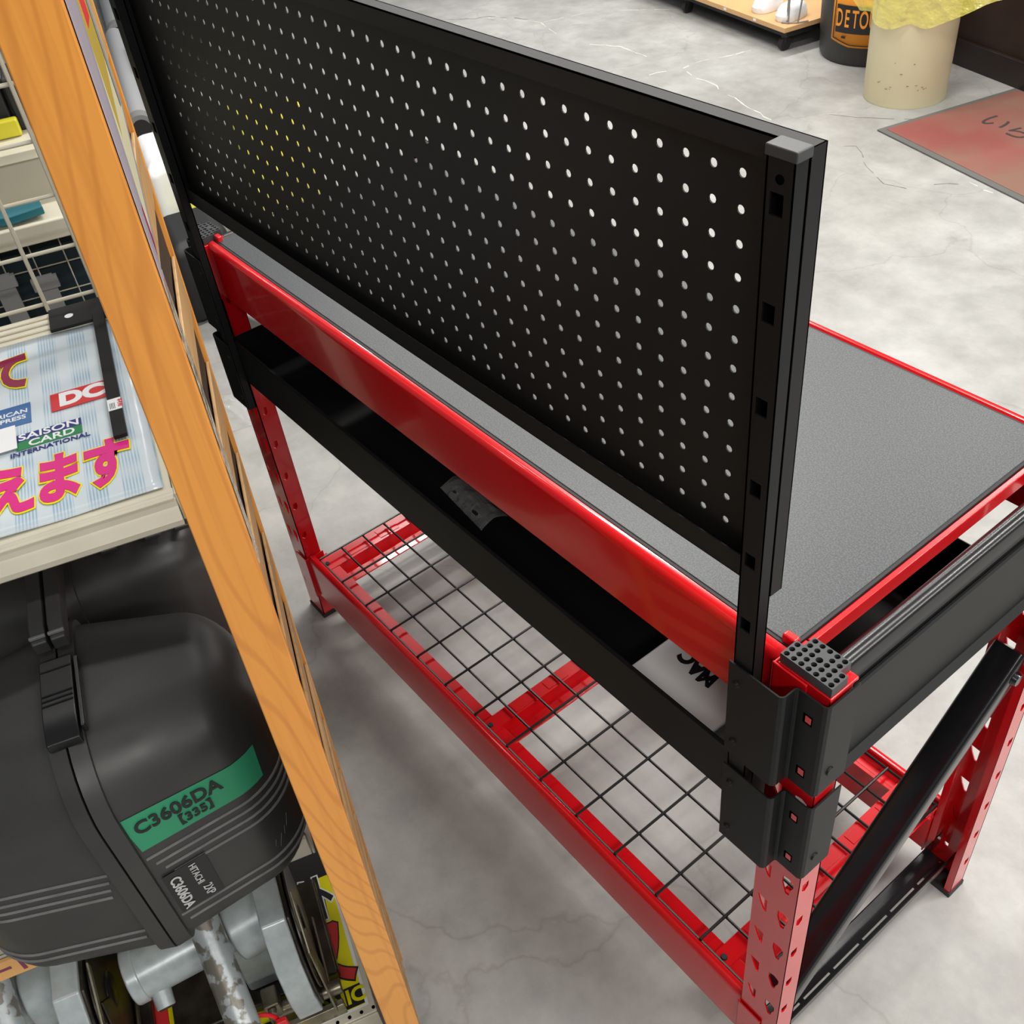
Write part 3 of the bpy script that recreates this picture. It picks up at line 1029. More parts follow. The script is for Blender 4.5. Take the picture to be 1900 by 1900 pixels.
s = MB()
rnd = random.Random(4)
BO = up(880, 935, 0.635)
nx, ny = 9, 5
gpts = []
ax = (up(935, 970, 0.635) - up(850, 885, 0.635)).normalized(); ay = ZZ.cross(ax)
for i in range(nx):
    for j in range(ny):
        t = i / (nx - 1) - .5
        w = (j / (ny - 1) - .5)
        h = 0.010 * (1 - (2 * w) ** 2) * (0.5 + rnd.random())
        gpts.append(BO + ax * t * 0.115 + ay * w * 0.045 + ZZ * (h + 0.004))
for i in range(nx - 1):
    for j in range(ny - 1):
        a = i * ny + j
        s.quad(gpts[a], gpts[a + ny], gpts[a + ny + 1], gpts[a + 1])
bagp = tag(s.build('plastic_bag', clear, None, smooth=True, loc=tuple(BO)), 'small crinkled clear plastic bag of hardware lying in the black tray', 'bag')
for k in range(3):
    s = MB()
    p = BO + ay * (k - 1) * 0.012 + ZZ * 0.007
    s.cyl(p - ax * 0.038, p + ax * 0.04, 0.003, None, 10)
    s.build('metal_pin', steeldark, bagp, smooth=True)

# ------------------------------------------------------------------ wooden screen between the gondola and the bench
scr = thing('wooden_screen', 'varnished orange pine slatted screen standing upright between the cream shelf unit and the workbench', 'screen', tuple(G(0.39, 0.2, 0)))
def leaning_post(name, v0, v1, ub, ut, wb, wt, zb, zt, mt=pine):
    """post with its right face at u=ub (bottom) .. ut (top), widening wb..wt towards +u"""
    s = MB()
    i = len(s.v)
    for z, u, w in ((zb, ub, wb), (zt, ut, wt)):
        for uu, vv in ((u, v0), (u + w, v0), (u + w, v1), (u, v1)):
            s.v.append(tuple(G(uu, vv, z)))
    s.f += [(0, 1, 2, 3), (7, 6, 5, 4), (0, 4, 5, 1), (1, 5, 6, 2), (2, 6, 7, 3), (3, 7, 4, 0)]
    return s.build(name, mt, scr, bevel=0.0012)
leaning_post('post', 0.063, 0.088, 0.3880, 0.3600, 0.0385, 0.0370, 0.0, 2.0)
leaning_post('post', 0.2600, 0.2850, 0.3830, 0.3410, 0.0385, 0.0370, 0.0, 2.0)
def uface(v_, z):
    a = 0.3880 - 0.0140 * z
    b = 0.3830 - 0.0210 * z
    t_ = (v_ - 0.088) / (0.26 - 0.088)
    return a + (b - a) * t_
zc = 0.075
while zc < 1.93:
    s = MB()
    pts4 = [G(uface(v_, z) + 0.0008, v_, z) for v_, z in ((0.0885, zc), (0.2595, zc), (0.2595, zc + 0.045), (0.0885, zc + 0.045))]
    s.prism(pts4, U * 0.0030)
    s.build('slat', slatwood, scr, bevel=0.001)
    zc += 0.1
s = MB()
s.prism([G(uface(0.0885, 0.03) + 0.0040, 0.0885, 0.03), G(uface(0.2595, 0.03) + 0.0040, 0.2595, 0.03), G(uface(0.2595, 1.9) + 0.0040, 0.2595, 1.9), G(uface(0.0885, 1.9) + 0.0040, 0.0885, 1.9)], U * 0.004)
s.build('gap_shade_board', mat('gap_shade_brown', (0.035, 0.018, 0.008), rough=0.7), scr)  # added dark sheet, its colour stands in for shade in the slat gaps
# poster hanging on the screen's right face, seen along its plane
def on_face(name, v0, v1, z0, z1, mt, off, parent=None, th=0.0006, slant=0.0):
    s = MB()
    za, zb_ = z0 + slant * (v0 - 0.09) / 0.125, z0 + slant * (v1 - 0.09) / 0.125
    s.prism([G(uface(v_, z) - off, v_, z) for v_, z in ((v0, za), (v1, zb_), (v1, z1), (v0, z1))], U * -th)
    return s.build(name, mt, parent, loc=None if parent is not None else tuple(G(0.37, 0.16, 1.3)))
po = tag(on_face('poster', 0.0900, 0.2160, 1.275, 1.80, mat('pale_lilac_sheet', (0.50, 0.45, 0.52), rough=0.15), 0.0004, slant=0.08), 'colourful printed poster hanging on the right side of the wooden screen', 'poster')
on_face('maroon_stripe', 0.108, 0.116, 1.28, 1.79, maroon, 0.0010, po, 0.0002, 0.08)
on_face('cream_field', 0.118, 0.213, 1.285, 1.79, mat('cream_print', (0.66, 0.62, 0.42), rough=0.3), 0.0010, po, 0.0002, 0.08)
on_face('mustard_field', 0.135, 0.190, 1.33, 1.74, mat('mustard_print', (0.50, 0.36, 0.06), rough=0.3), 0.0013, po, 0.0002, 0.08)
for z0, z1, v0, v1 in ((1.42, 1.47, 0.15, 0.178), (1.56, 1.62, 0.145, 0.175)):
    on_face('red_block', v0, v1, z0, z1, redprint, 0.0016, po, 0.0002)
for z0, z1, v0, v1 in ((1.49, 1.54, 0.16, 0.186), (1.36, 1.44, 0.192, 0.204), (1.47, 1.60, 0.194, 0.206)):
    on_face('grey_block', v0, v1, z0, z1, greybox, 0.0016, po, 0.0002)
tag(on_face('film_sleeve', 0.0895, 0.107, 1.03, 1.282, mat('grey_film', (0.42, 0.41, 0.33), rough=0.12, spec=0.9, bump=(40, 1.0, 0.01)), 0.0004), 'crinkled shiny film sleeve on the edge of the wooden screen below the poster', 'film sleeve')

# ------------------------------------------------------------------ cream gondola shelving unit on the left
gon = thing('shelf_unit', 'cream steel store shelving unit with wire net back left of the wooden screen', 'shelf unit', tuple(G(0.9, 0.6, 0)))
SU0, SU1 = 0.4455, 1.35
def gbox(u0, v0, z0, u1, v1, z1):
    s = MB(); s.obox(G(u0, v0, z0), U * (u1 - u0), V * (v1 - v0), ZZ * (z1 - z0)); return s
# base
gbox(SU0 - 0.006, 0.154, 0.0, SU1, 0.93, 0.10).build('plinth', creamsteel, gon, bevel=0.002)
b_ = MB()
b_.obox(G(SU0 - 0.010, 0.147, 0.10), U * (SU1 - SU0), V * 0.784, ZZ * 0.018)
deck = b_.build('base_deck', creamsteel, gon, bevel=0.002)
for k in range(16):
    s = MB()
    s.cyl(G(SU0 - 0.006 + k * 0.0175, 0.1535, 0.1181), G(SU0 - 0.006 + k * 0.0175, 0.1535, 0.1187), 0.0026, None, 12)
    s.build('punched_hole', holeblack, deck)
gbox(SU0 - 0.010, 0.1445, 0.062, SU1, 0.1468, 0.116).build('base_front_rail', creamsteel, gon, bevel=0.001)
# lower shelf (the case stands on it)
gbox(SU0, 0.262, 0.388, SU1, 0.92, 0.408).build('lower_shelf', creamsteel, gon, bevel=0.0015)
lr = gbox(SU0 - 0.002, 0.254, 0.376, SU1, 0.2622, 0.412).build('price_rail', creamsteel, gon, bevel=0.0015)
# upper shelf with folded price rail
ZS = 0.880
gbox(SU0, 0.412, ZS - 0.018, SU1, 0.925, ZS).build('upper_shelf', creamsteel, gon, bevel=0.0015)
s = MB()
pr = [(0.4270, ZS + 0.0012), (0.4245, ZS + 0.0045), (0.4190, ZS + 0.0035), (0.4165, ZS - 0.0010), (0.4125, ZS - 0.0030), (0.4105, ZS - 0.0110), (0.4060, ZS - 0.0140), (0.4020, ZS - 0.0200), (0.3985, ZS - 0.0225), (0.3980, ZS - 0.0290), (0.4020, ZS - 0.0330), (0.4080, ZS - 0.0300), (0.4100, ZS - 0.0130), (0.4270, ZS - 0.0040)]
s.prism([G(SU0 - 0.001, v_, z) for v_, z in pr], U * (SU1 - SU0))
s.build('price_rail', creamsteel, gon, smooth=True)
# shelf end bracket and side rim
gbox(SU0 - 0.0035, 0.414, ZS - 0.035, SU0 - 0.001, 0.93, ZS + 0.0035).build('shelf_end', creamsteel, gon, bevel=0.001)
gbox(SU0 - 0.0045, 0.27, 0.352, SU0 - 0.001, 0.93, 0.408).build('shelf_end', creamsteel, gon, bevel=0.001)
# corrugated strip along the rear of the shelf
for k in range(4):
    gbox(SU0, 0.858 + k * 0.017, ZS, SU1, 0.868 + k * 0.017, ZS + 0.0035).build('ridge', creamsteel, gon, bevel=0.0015)
# uprights and dark back board below the shelf
gbox(SU0 - 0.004, 0.905, 0.11, SU0 + 0.022, 0.955, 0.862).build('upright', creamsteel, gon, bevel=0.002)
gbox(SU1 - 0.03, 0.905, 0.11, SU1, 0.955, 0.862).build('upright', creamsteel, gon, bevel=0.002)
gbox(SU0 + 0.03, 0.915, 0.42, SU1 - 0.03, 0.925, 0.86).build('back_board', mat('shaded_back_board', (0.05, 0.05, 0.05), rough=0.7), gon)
# cream wire net standing on the rear of the shelf
net = MB()
vn = 0.928
for k in range(10):
    uu = 0.483 + k * 0.0715
    if uu > SU1: break
    net.tube([G(uu, vn - 0.003, 0.884), G(uu, vn - 0.003, 1.75)], 0.0029, 8)
for k in range(13):
    z = 0.893 + k * 0.0735
    net.tube([G(0.472, vn + 0.003, z), G(SU1, vn + 0.003, z)], 0.0029, 8)
net.build('wire_net', creamwire, gon, smooth=True)
gbox(0.40, 0.935, 0.865, 0.455, 0.965, 1.75).build('upright', creamsteel, gon, bevel=0.002)

# printed sheet lying on the upper shelf
PZ = ZS + 0.0012
ps = MB()
pu0, pu1, pv0, pv1 = 0.4535, 1.02, 0.432, 0.855
nu, nv = 36, 26
rnd = random.Random(2)
pp = []
PC = G(0.70, 0.64, PZ)
# local frame: x = -u (reading direction), y = v
for i in range(nu + 1):
    for j in range(nv + 1):
        a = pu0 + (pu1 - pu0) * i / nu
        b = pv0 + (pv1 - pv0) * j / nv
        h = 0.0016 + 0.0012 * math.sin(a * 37 + b * 21) * math.sin(b * 45 - a * 9)
        pp.append((-(a - 0.70), b - 0.64, h))
for i in range(nu):
    for j in range(nv):
        a = i * (nv + 1) + j
        ps.f.append((a, a + nv + 1, a + nv + 2, a + 1))
ps.v = pp
me = bpy.data.meshes.new('printed_sheet'); me.from_pydata(ps.v, [], ps.f); me.materials.append(stripepaper)
for p in me.polygons: p.use_smooth = True
sheet = bpy.data.objects.new('printed_sheet', me); COL.objects.link(sheet)
sheet.location = PC
sheet.rotation_euler = (0, 0, math.atan2(-U.y, -U.x))
md = sheet.modifiers.new('t', 'SOLIDIFY'); md.thickness = 0.0006
tag(sheet, 'pale blue striped sheet with pink lettering and card logos on the cream upper shelf', 'poster')

def on_sheet(name, body, size, u, v_, material, dz=0.0036, rot=0.0, **kw):
    A = (-U) * math.cos(rot) + V * math.sin(rot)
    B = V * math.cos(rot) + U * math.sin(rot)
    o = text_mesh(name, body, size, G(u, v_, PZ + dz), A, B, material, None, **kw)
    attach_flat(o, sheet)
    return o
def attach_flat(o, parent):
    """keep the world geometry while parenting to a rotated parent"""
    bpy.context.view_layer.update()
    o.data.transform(parent.matrix_basis.inverted() @ Matrix.Identity(4))
    o.parent = parent
def sheet_patch(name, u0, v0, u1, v1, material, dz, cut=0.0):
    s = MB(); s.obox(G(u0, v0, PZ + dz - 0.0002), U * (u1 - u0), V * (v1 - v0), ZZ * 0.0004)
    o = s.build(name, material, None)
    attach_flat(o, sheet)
    return o
for ch, uu, vv, sz, rt in (('す', 0.5090, 0.503, 0.098, -0.05), ('ま', 0.5640, 0.503, 0.098, -0.04), ('え', 0.6180, 0.503, 0.100, 0.0), ('使', 0.6750, 0.503, 0.098, 0.0),
                           ('て', 0.6130, 0.770, 0.100, 0.05)):
    on_sheet('letter_outline', ch, sz, uu, vv, yellow, dz=0.0036, rot=rt, bold=0.0072, sx=0.58)
    on_sheet('letter', ch, sz, uu, vv, magenta if ch != 'て' else maroon, dz=0.0044, rot=rt, bold=0.0045, sx=0.58)
# card logos
sheet_patch('logo_plate', 0.487, 0.652, 0.5640, 0.693, redprint, 0.0034)
on_sheet('logo_letters', 'DC', 0.040, 0.5255, 0.6725, white, dz=0.0038, bold=0.0022, sx=0.98)
sheet_patch('logo_plate', 0.5885, 0.643, 0.660, 0.691, blueprint, 0.0034)
on_sheet('logo_letters', 'AMERICAN', 0.0125, 0.623, 0.673, white, dz=0.0038, bold=0.0002)
on_sheet('logo_letters', 'EXPRESS', 0.0125, 0.618, 0.660, white, dz=0.0038, bold=0.0002)
sheet_patch('logo_plate', 0.5305, 0.605, 0.608, 0.621, navyprint, 0.0034)
sheet_patch('logo_plate', 0.5305, 0.588, 0.608, 0.605, greenprint, 0.0034)
on_sheet('logo_letters', 'SAISON', 0.0185, 0.569, 0.6130, white, dz=0.0038, bold=0.0003, sx=1.15)
on_sheet('logo_letters', 'CARD', 0.0185, 0.5665, 0.5965, white, dz=0.0038, bold=0.0003, sx=1.1)
on_sheet('logo_letters', 'INTERNATIONAL', 0.0120, 0.569, 0.5795, navyprint, dz=0.0038, bold=0.0002)

# white card at the left edge of the sheet
s = MB(); s.obox(G(0.606, 0.590, PZ + 0.006), U * 0.06, V * 0.045 + ZZ * 0.004, ZZ * 0.0006)
tag(s.build('price_card', white, None, loc=tuple(G(0.63, 0.61, PZ))), 'small white card with a dark edge lying on the striped sheet', 'card')

# black T shaped steel bracket
tb = thing('steel_bracket', 'black T-shaped flat steel bracket with one hole lying on the striped sheet', 'bracket', tuple(G(0.49, 0.75, PZ + 0.004)))
s = MB()
BZ = PZ + 0.0045
hole = [(-0.5265 + 0.0062 * math.cos(2 * PI * k / 20), 0.884 + 0.0074 * math.sin(2 * PI * k / 20)) for k in range(20)]
s.cell((0, 0, BZ + 0.004), tuple(-U), tuple(V), (0, 0, 1), -0.5535, -0.500, 0.8540, 0.9150, hole, 0.004)
wp = MB(); wp.cyl(G(0.5265, 0.884, BZ + 0.0002), G(0.5265, 0.884, BZ + 0.0034), 0.0064, None, 20)
s.cell((0, 0, BZ + 0.004), tuple(-U), tuple(V), (0, 0, 1), -0.500, -0.445, 0.8540, 0.9150, None, 0.004)
s.rim((0, 0, BZ + 0.004), tuple(-U), tuple(V), (0, 0, 1), -0.5535, -0.445, 0.8540, 0.9150, 0.004)
cp_ = s.build('cross_plate', blackpeg, tb)
wp.build('white_plug', white, cp_)
s = MB()
s.obox(G(0.479, 0.545, BZ + 0.002), U * 0.016, V * 0.3150, ZZ * 0.006)
s.build('arm', blackpeg, tb, bevel=0.001)
s = MB(); s.obox(G(0.4785, 0.600, BZ + 0.0082), U * 0.0165, V * 0.026, ZZ * 0.0004)
pt = s.build('price_label', white, tb)
text_mesh('price_lettering', '¥498', 0.0085, G(0.4805, 0.6130, BZ + 0.0088), -V, -U, redprint, pt, sx=1.0)
for k in range(4):
    s = MB(); s.obox(G(0.4865 + 0.0018 * k, 0.603, BZ + 0.0086), U * 0.0007, V * 0.013, ZZ * 0.0003)
    s.build('bar_line', ink, pt)

# ------------------------------------------------------------------ opposite shelves seen through the net
op = thing('shelf_unit', 'pale shelving unit with a dark teal back seen through the cream wire net', 'shelf unit', tuple(G(0.9, 1.6, 0)))
gbox(0.42, 1.30, 0.0, 1.5, 1.9, 0.12).build('plinth', creamsteel, op)
gbox(0.42, 1.345, 0.12, 1.5, 1.355, 0.84).build('back_board', darkteal, op)
g2 = MB()
for k in range(14):
    g2.tube([G(0.44 + k * 0.052, 1.325, 0.13), G(0.44 + k * 0.052, 1.325, 0.84)], 0.0013, 5)
for k in range(14):
    g2.tube([G(0.42, 1.328, 0.15 + k * 0.052), G(1.3, 1.328, 0.15 + k * 0.052)], 0.0013, 5)
g2.build('thin_wire_net', creamwire, op)
gbox(0.42, 1.285, 0.842, 1.5, 1.42, 0.865).build('shelf', creamsteel, op, bevel=0.003)
gbox(0.42, 1.275, 0.838, 1.5, 1.288, 0.872).build('shelf_lip', creamsteel, op, bevel=0.003)
gbox(0.42, 1.40, 0.865, 1.5, 1.93, 0.945).build('riser', beigegrey, op)
gbox(0.42, 1.396, 0.935, 1.5, 1.93, 0.952).build('shelf', creamsteel, op, bevel=0.002)
for k in range(2):
    uu = (0.575, 0.640)[k]
    c = MB()
    c.obox(G(uu, 1.300, 0.62 + 0.02 * k), U * 0.032, V * 0.006, ZZ * 0.15)
    c.obox(G(uu - 0.006, 1.298, 0.745 + 0.02 * k), U * 0.044, V * 0.010, ZZ * 0.022)
    co = c.build('cable_clip_pack', greybox, None, loc=tuple(G(uu, 1.30, 0.62)))
    tag(co, ('grey tool pack hanging on the thin net, right of two', 'grey tool pack hanging on the thin net, left of two')[k], 'tool pack')
s = MB()
s.prism([G(0.545, 1.305, 0.8735), G(0.60, 1.292, 0.8735), G(0.635, 1.300, 0.8735), G(0.64, 1.33, 0.8735), G(0.55, 1.345, 0.8735)], ZZ * 0.014)
tag(s.build('tape_measure', teal, None, bevel=0.002, loc=tuple(G(0.6, 1.32, 0.866))), 'flat teal plastic tool lying on the pale opposite shelf', 'tool')
rnd = random.Random(9)
for k in range(5):
    uu = 0.47 + k * 0.085
    s = MB(); s.obox(G(uu, 1.50, 0.9525), U * 0.078, V * 0.10, ZZ * (0.085 + 0.008 * rnd.random()))
    tag(s.build('packaged_tool', rubber, None, bevel=0.004, loc=tuple(G(uu + .04, 1.57, 0.9525))), 'black packaged tool in the row on the opposite shelf beyond the net', 'packaged tool', 'black packaged tools behind the net')
s = MB()
s.obox(G(0.545, 1.472, 0.9525), U * 0.12, V * 0.022, ZZ * 0.030)
tag(s.build('tool_case', yellow2, None, bevel=0.004, loc=tuple(G(0.6, 1.49, 0.9525))), 'long flat yellow case in front of the black packaged tools', 'tool case')
gbox(0.42, 1.66, 1.045, 1.5, 1.95, 1.065).build('shelf', greybox, op, bevel=0.002)
for k in range(2):
    s = MB(); s.obox(G(0.46 + k * 0.14, 1.70, 1.0655), U * 0.12, V * 0.12, ZZ * 0.12)
    tag(s.build('grey_carton', (greybox, teal)[k], None, bevel=0.003, loc=tuple(G(0.52 + k * 0.14, 1.76, 1.0655))), ('grey carton on the top opposite shelf behind the net', 'teal carton on the top opposite shelf behind the net')[k], 'carton')

# ------------------------------------------------------------------ moulded carrying case
def section(v0, v1, z0, z1, r_tf, r, n=8):
    """closed profile in (v, z): starts at the lower front corner and runs up the front, over the top, down the back"""
    out = []
    def arc(cv, cz, rr, a0, a1):
        for k in range(n + 1):
            t = a0 + (a1 - a0) * k / n
            out.append((cv + rr * math.cos(t), cz + rr * math.sin(t)))
    arc(v0 + r, z0 + r, r, -PI / 2, -PI)
    arc(v0 + r_tf, z1 - r_tf, r_tf, PI, PI / 2)
    arc(v1 - r, z1 - r, r, PI / 2, 0)
    arc(v1 - r, z0 + r, r, 0, -PI / 2)
    return out

class Case:
    def __init__(s, us, uR, uL, v0, v1, z0, z1, draftR=0.22, draftL=0.20, rt=0.085):
        s.us, s.uR, s.uL, s.v0, s.v1, s.z0, s.z1 = us, uR, uL, v0, v1, z0, z1
        s.dR, s.dL, s.rt = draftR, draftL, rt
    def inset(s, side, d):
        L = (s.us - s.uR) if side > 0 else (s.uL - s.us)
        dr = s.dR if side > 0 else s.dL
        e = 0.0
        R = 0.062
        k = d - (L - R)
        if k > 0:
            e = R * (1 - math.sqrt(max(0.0, 1 - (k / R) ** 2)))
        return d * dr, e
    def prof(s, side, d, off=0.0):
        i, e = s.inset(side, d)
        return section(s.v0 + i * 0.95 + e - off, s.v1 - i - e + off, s.z0 + i * 0.22 + e * 0.7 - off, s.z1 - i * 0.42 - e + off, s.rt + off, 0.040 + off)
    def front(s, side, d, z):
        """front surface v at height z"""
        P = s.prof(side, d)
        best = None
        for k in range(len(P) - 1):
            (va, za), (vb, zb) = P[k], P[k + 1]
            if (za - z) * (zb - z) <= 0 and abs(zb - za) > 1e-9:
                t = (z - za) / (zb - za)
                v_ = va + (vb - va) * t
                best = v_ if best is None else min(best, v_)
        return best
    def U_(s, side, d):
        return s.us - d if side > 0 else s.us + d
    def loft(s, side, ds, off=0.0, cap=True):
        mb = MB()
        rings = [s.prof(side, d, off) for d in ds]
        n = len(rings[0])
        for d, r in zip(ds, rings):
            for v_, z in r:
                mb.v.append(tuple(G(s.U_(side, d), v_, z)))
        for a in range(len(ds) - 1):
            for k in range(n):
                k2 = (k + 1) % n
                f = (a * n + k, a * n + k2, (a + 1) * n + k2, (a + 1) * n + k)
                mb.f.append(f if side > 0 else tuple(reversed(f)))
        if cap:
            mb.f.append(tuple(range(n)) if side < 0 else tuple(reversed(range(n))))
            e = (len(ds) - 1) * n
            mb.f.append(tuple(range(e, e + n)) if side > 0 else tuple(reversed(range(e, e + n))))
        return mb

def build_case(cs, label, full):
    t = thing('tool_case', label, 'tool case', tuple(G(cs.us, (cs.v0 + cs.v1) / 2, cs.z0)))
    for side in (1, -1):
        L = (cs.us - cs.uR) if side > 0 else (cs.uL - cs.us)
        R = 0.062
        ds = [0.012, 0.03, L * 0.35, L * 0.6] + [L - R + R * math.sin(PI / 2 * k / 10) for k in range(11)]
        ds[-1] = L - 0.0006
        o = cs.loft(side, sorted(ds)).build('shell_half', casegrey, t, smooth=True)
        # raised closing flange
        fl_ = cs.loft(side, [0.0012, 0.0015, 0.0175, 0.0185], 0.007)
        fo = fl_.build('closing_flange', casegrey, t, smooth=True)
        if full:
            rows = (0.600, 0.5855, 0.571, 0.557) + (0.4765, 0.462)
            for k, z in enumerate(rows):
                pts = []
                d = 0.021 + (0.006 * (k % 4) if side > 0 else 0.003 * (k % 4))
                while d < L - 0.0012:
                    fv = cs.front(side, d, z)
                    if fv is None: break
                    pts.append(G(cs.U_(side, d), fv + 0.0004, z))
                    d += 0.008 if d < L - 0.045 else 0.0035
                mb = MB(); mb.tube(pts, 0.0022, 6)
                mb.build('moulded_rib', caserib, o, smooth=True)
    return t

case1 = Case(0.6180, 0.4270, 0.8180, 0.172, 0.425, 0.409, 0.764)
ct = build_case(case1, 'large charcoal moulded tool case with green tape label and ribbed front on the lower shelf', True)
# latch over the seam
s = MB()
path = []
P = case1.prof(1, 0.0)
def top_at(v_, off=0.0):
    pr = case1.prof(1, 0.0, off)
    best = None
    for k in range(len(pr) - 1):
        (va, za), (vb, zb) = pr[k], pr[k + 1]
        if (va - v_) * (vb - v_) <= 0 and abs(vb - va) > 1e-9:
            tt = (v_ - va) / (vb - va)
            z = za + (zb - za) * tt
            best = z if best is None else max(best, z)
    return best
vs_ = [0.2200, 0.232, 0.246, 0.262, 0.282, 0.302, 0.322, 0.334]
outer = [(v_, top_at(v_, 0.017)) for v_ in vs_]
inner = [(v_, top_at(v_, 0.0065)) for v_ in reversed(vs_)]
s.prism([G(0.6005, v_, z) for v_, z in outer + inner], U * 0.034)
lt = s.build('latch', caseblack, ct, bevel=0.0015)
for v_ in (0.268, 0.275, 0.282, 0.318):
    s = MB(); s.tube([G(0.6015, v_, top_at(v_, 0.0172)), G(0.6335, v_, top_at(v_, 0.0172))], 0.0013, 6)
    s.build('latch_ridge', caseblack, lt, smooth=True)
s = MB(); s.obox(G(0.5945, 0.232, top_at(0.232, 0.004)), U * 0.0045, V * 0.098 + ZZ * (top_at(0.33, 0.004) - top_at(0.232, 0.004)), ZZ * 0.012)
s.build('latch_side', caseblack, lt, bevel=0.001)
# handle: two half bars running back over the top
for u0 in (0.6005, 0.6205):
    s = MB()
    s.prism([G(u0, 0.352, 0.776), G(u0, 0.352, 0.792), G(u0, 0.372, 0.800), G(u0, 0.52, 0.804), G(u0, 0.54, 0.798), G(u0, 0.54, 0.776)], U * 0.0165)
    s.build('handle_half', casegrey, ct, bevel=0.002)
    s = MB(); s.obox(G(u0 - 0.0005, 0.356, 0.7945), U * 0.0175, V * 0.004, ZZ * 0.004)
    s.build('handle_seam', caserib, ct, bevel=0.001)

def on_case(u, z, off=0.0008):
    side = 1 if u < case1.us else -1
    d = abs(case1.us - u)
    return G(u, case1.front(side, d, z) - off, z)
# green cloth tape, following the moulded front
s = MB()
nu, nz = 16, 6
tl, tr, br, bl = (0.6010, 0.678), (0.4520, 0.668), (0.4545, 0.6160), (0.5960, 0.6165)
def tp(a, b):
    u = (tl[0] * (1 - a) + tr[0] * a) * (1 - b) + (bl[0] * (1 - a) + br[0] * a) * b
    z = (tl[1] * (1 - a) + tr[1] * a) * (1 - b) + (bl[1] * (1 - a) + br[1] * a) * b
    return u, z
for i in range(nu + 1):
    for j in range(nz + 1):
        u, z = tp(i / nu, j / nz)
        s.v.append(tuple(on_case(min(u, 0.5985), z)))
for i in range(nu):
    for j in range(nz):
        a = i * (nz + 1) + j
        s.f.append((a, a + nz + 1, a + nz + 2, a + 1))
tape = s.build('tape_label', greentape, ct, smooth=True)
# woven lines of the cloth tape
for k in range(34):
    pass
def case_text(name, body, size, u, z, material, rot=0.0, parent=None, off=0.0014, **kw):
    c = on_case(u, z, off)
    e = on_case(u - 0.01, z, off)
    A0 = (e - c).normalized()
    e2 = on_case(u, z + 0.01, off)
    B0 = (e2 - c); B0 = (B0 - A0 * B0.dot(A0)).normalized()
    A = A0 * math.cos(rot) + B0 * math.sin(rot)
    B = B0 * math.cos(rot) - A0 * math.sin(rot)
    return text_mesh(name, body, size, c, A, B, material, parent, **kw)
case_text('handwriting', 'C3606DA', 0.0275, 0.5435, 0.6545, ink, parent=tape, rot=0.0, off=0.0022, bold=0.0007, sx=0.86)
case_text('handwriting', '【335】', 0.0185, 0.5300, 0.6320, ink, parent=tape, rot=0.0, off=0.0024, bold=0.0005, sx=0.92)
# model plate
s = MB()
a = on_case(0.5930, 0.560, 0.002); b = on_case(0.5430, 0.560, 0.002); c_ = on_case(0.5430, 0.4815, 0.002); d_ = on_case(0.5930, 0.4815, 0.002)
s.prism([a, b, c_, d_], V * -0.0006)
pl = s.build('model_plate', caseblack, ct)
lett = mat('silver_lettering', (0.55, 0.55, 0.55), rough=0.4)
case_text('lettering', 'C3606DA', 0.0170, 0.5830, 0.5185, lett, rot=-PI / 2, parent=pl, off=0.0034, bold=0.0004, sx=0.92)
case_text('lettering', 'HITACHI', 0.0115, 0.5610, 0.5360, lett, rot=-PI / 2, parent=pl, off=0.0034, bold=0.0001, sx=0.90)
case_text('lettering', '2XP', 0.0150, 0.5570, 0.4980, lett, rot=-PI / 2, parent=pl, off=0.0034, bold=0.0001, sx=0.80)
s = MB()
pts = []
for k, (u, z) in enumerate([(0.470, 0.505), (0.473, 0.495), (0.468, 0.488), (0.465, 0.498), (0.462, 0.507), (0.459, 0.500), (0.456, 0.513), (0.454, 0.508), (0.451, 0.519), (0.449, 0.526)]):
    pts.append(on_case(u, z, 0.0003))
s.tube(pts, 0.0003, 4)
s.build('scratch_mark', caserib, ct)

case2 = Case(0.625, 0.430, 0.86, 0.490, 0.800, 0.409, 0.735, rt=0.05)
cb = build_case(case2, 'second dark moulded tool case pushed to the rear of the lower shelf', False)
for k, (uu, ang) in enumerate(((0.545, 0.25), (0.490, 0.0), (0.452, -0.25))):
    s = MB()
    s.obox(G(uu, 0.54, 0.732), U * 0.022, V * 0.10 + U * ang * 0.06, ZZ * 0.008)
    s.build('moulded_rib', casegrey, cb, bevel=0.003)

# ------------------------------------------------------------------ yellow sign sheet and the old saws on the base deck
DZ = 0.1185
s = MB(); s.obox(G(0.4440, 0.1600, DZ), U * 0.35, V * 0.33, ZZ * 0.0006)
yp = tag(s.build('sign_sheet', white, None, loc=tuple(G(0.6, 0.3, DZ))), 'yellow and black printed sign sheet under the old grey saws on the base deck', 'poster')
def yb_patch(name, u0, v0, u1, v1, m_, dz=0.0009):
    s = MB(); s.obox(G(u0, v0, DZ + dz), U * (u1 - u0), V * (v1 - v0), ZZ * 0.0002)
    return s.build(name, m_, yp)
yb_patch('yellow_field', 0.4485, 0.1630, 0.79, 0.486, yellow)
yb_patch('black_band', 0.4485, 0.1640, 0.79, 0.1945, ink, 0.0012)
yb_patch('black_band', 0.4460, 0.380, 0.79, 0.470, ink, 0.0012)
text_mesh('letters', 'PANASONIC', 0.0285, G(0.5270, 0.1790, DZ + 0.0018), -U, V, yellow, yp, bold=0.0010, sx=1.03)
text_mesh('letter_outline', '外', 0.078, G(0.4790, 0.3400, DZ + 0.0014), -U, V, white, yp, bold=0.0045, sx=0.75)
text_mesh('letter', '外', 0.078, G(0.4790, 0.3400, DZ + 0.0020), -U, V, ink, yp, bold=0.0018, sx=0.75)
text_mesh('letter_outline', '又', 0.105, G(0.4820, 0.2460, DZ + 0.0014), -U, V, ink, yp, bold=0.0072, sx=0.62)
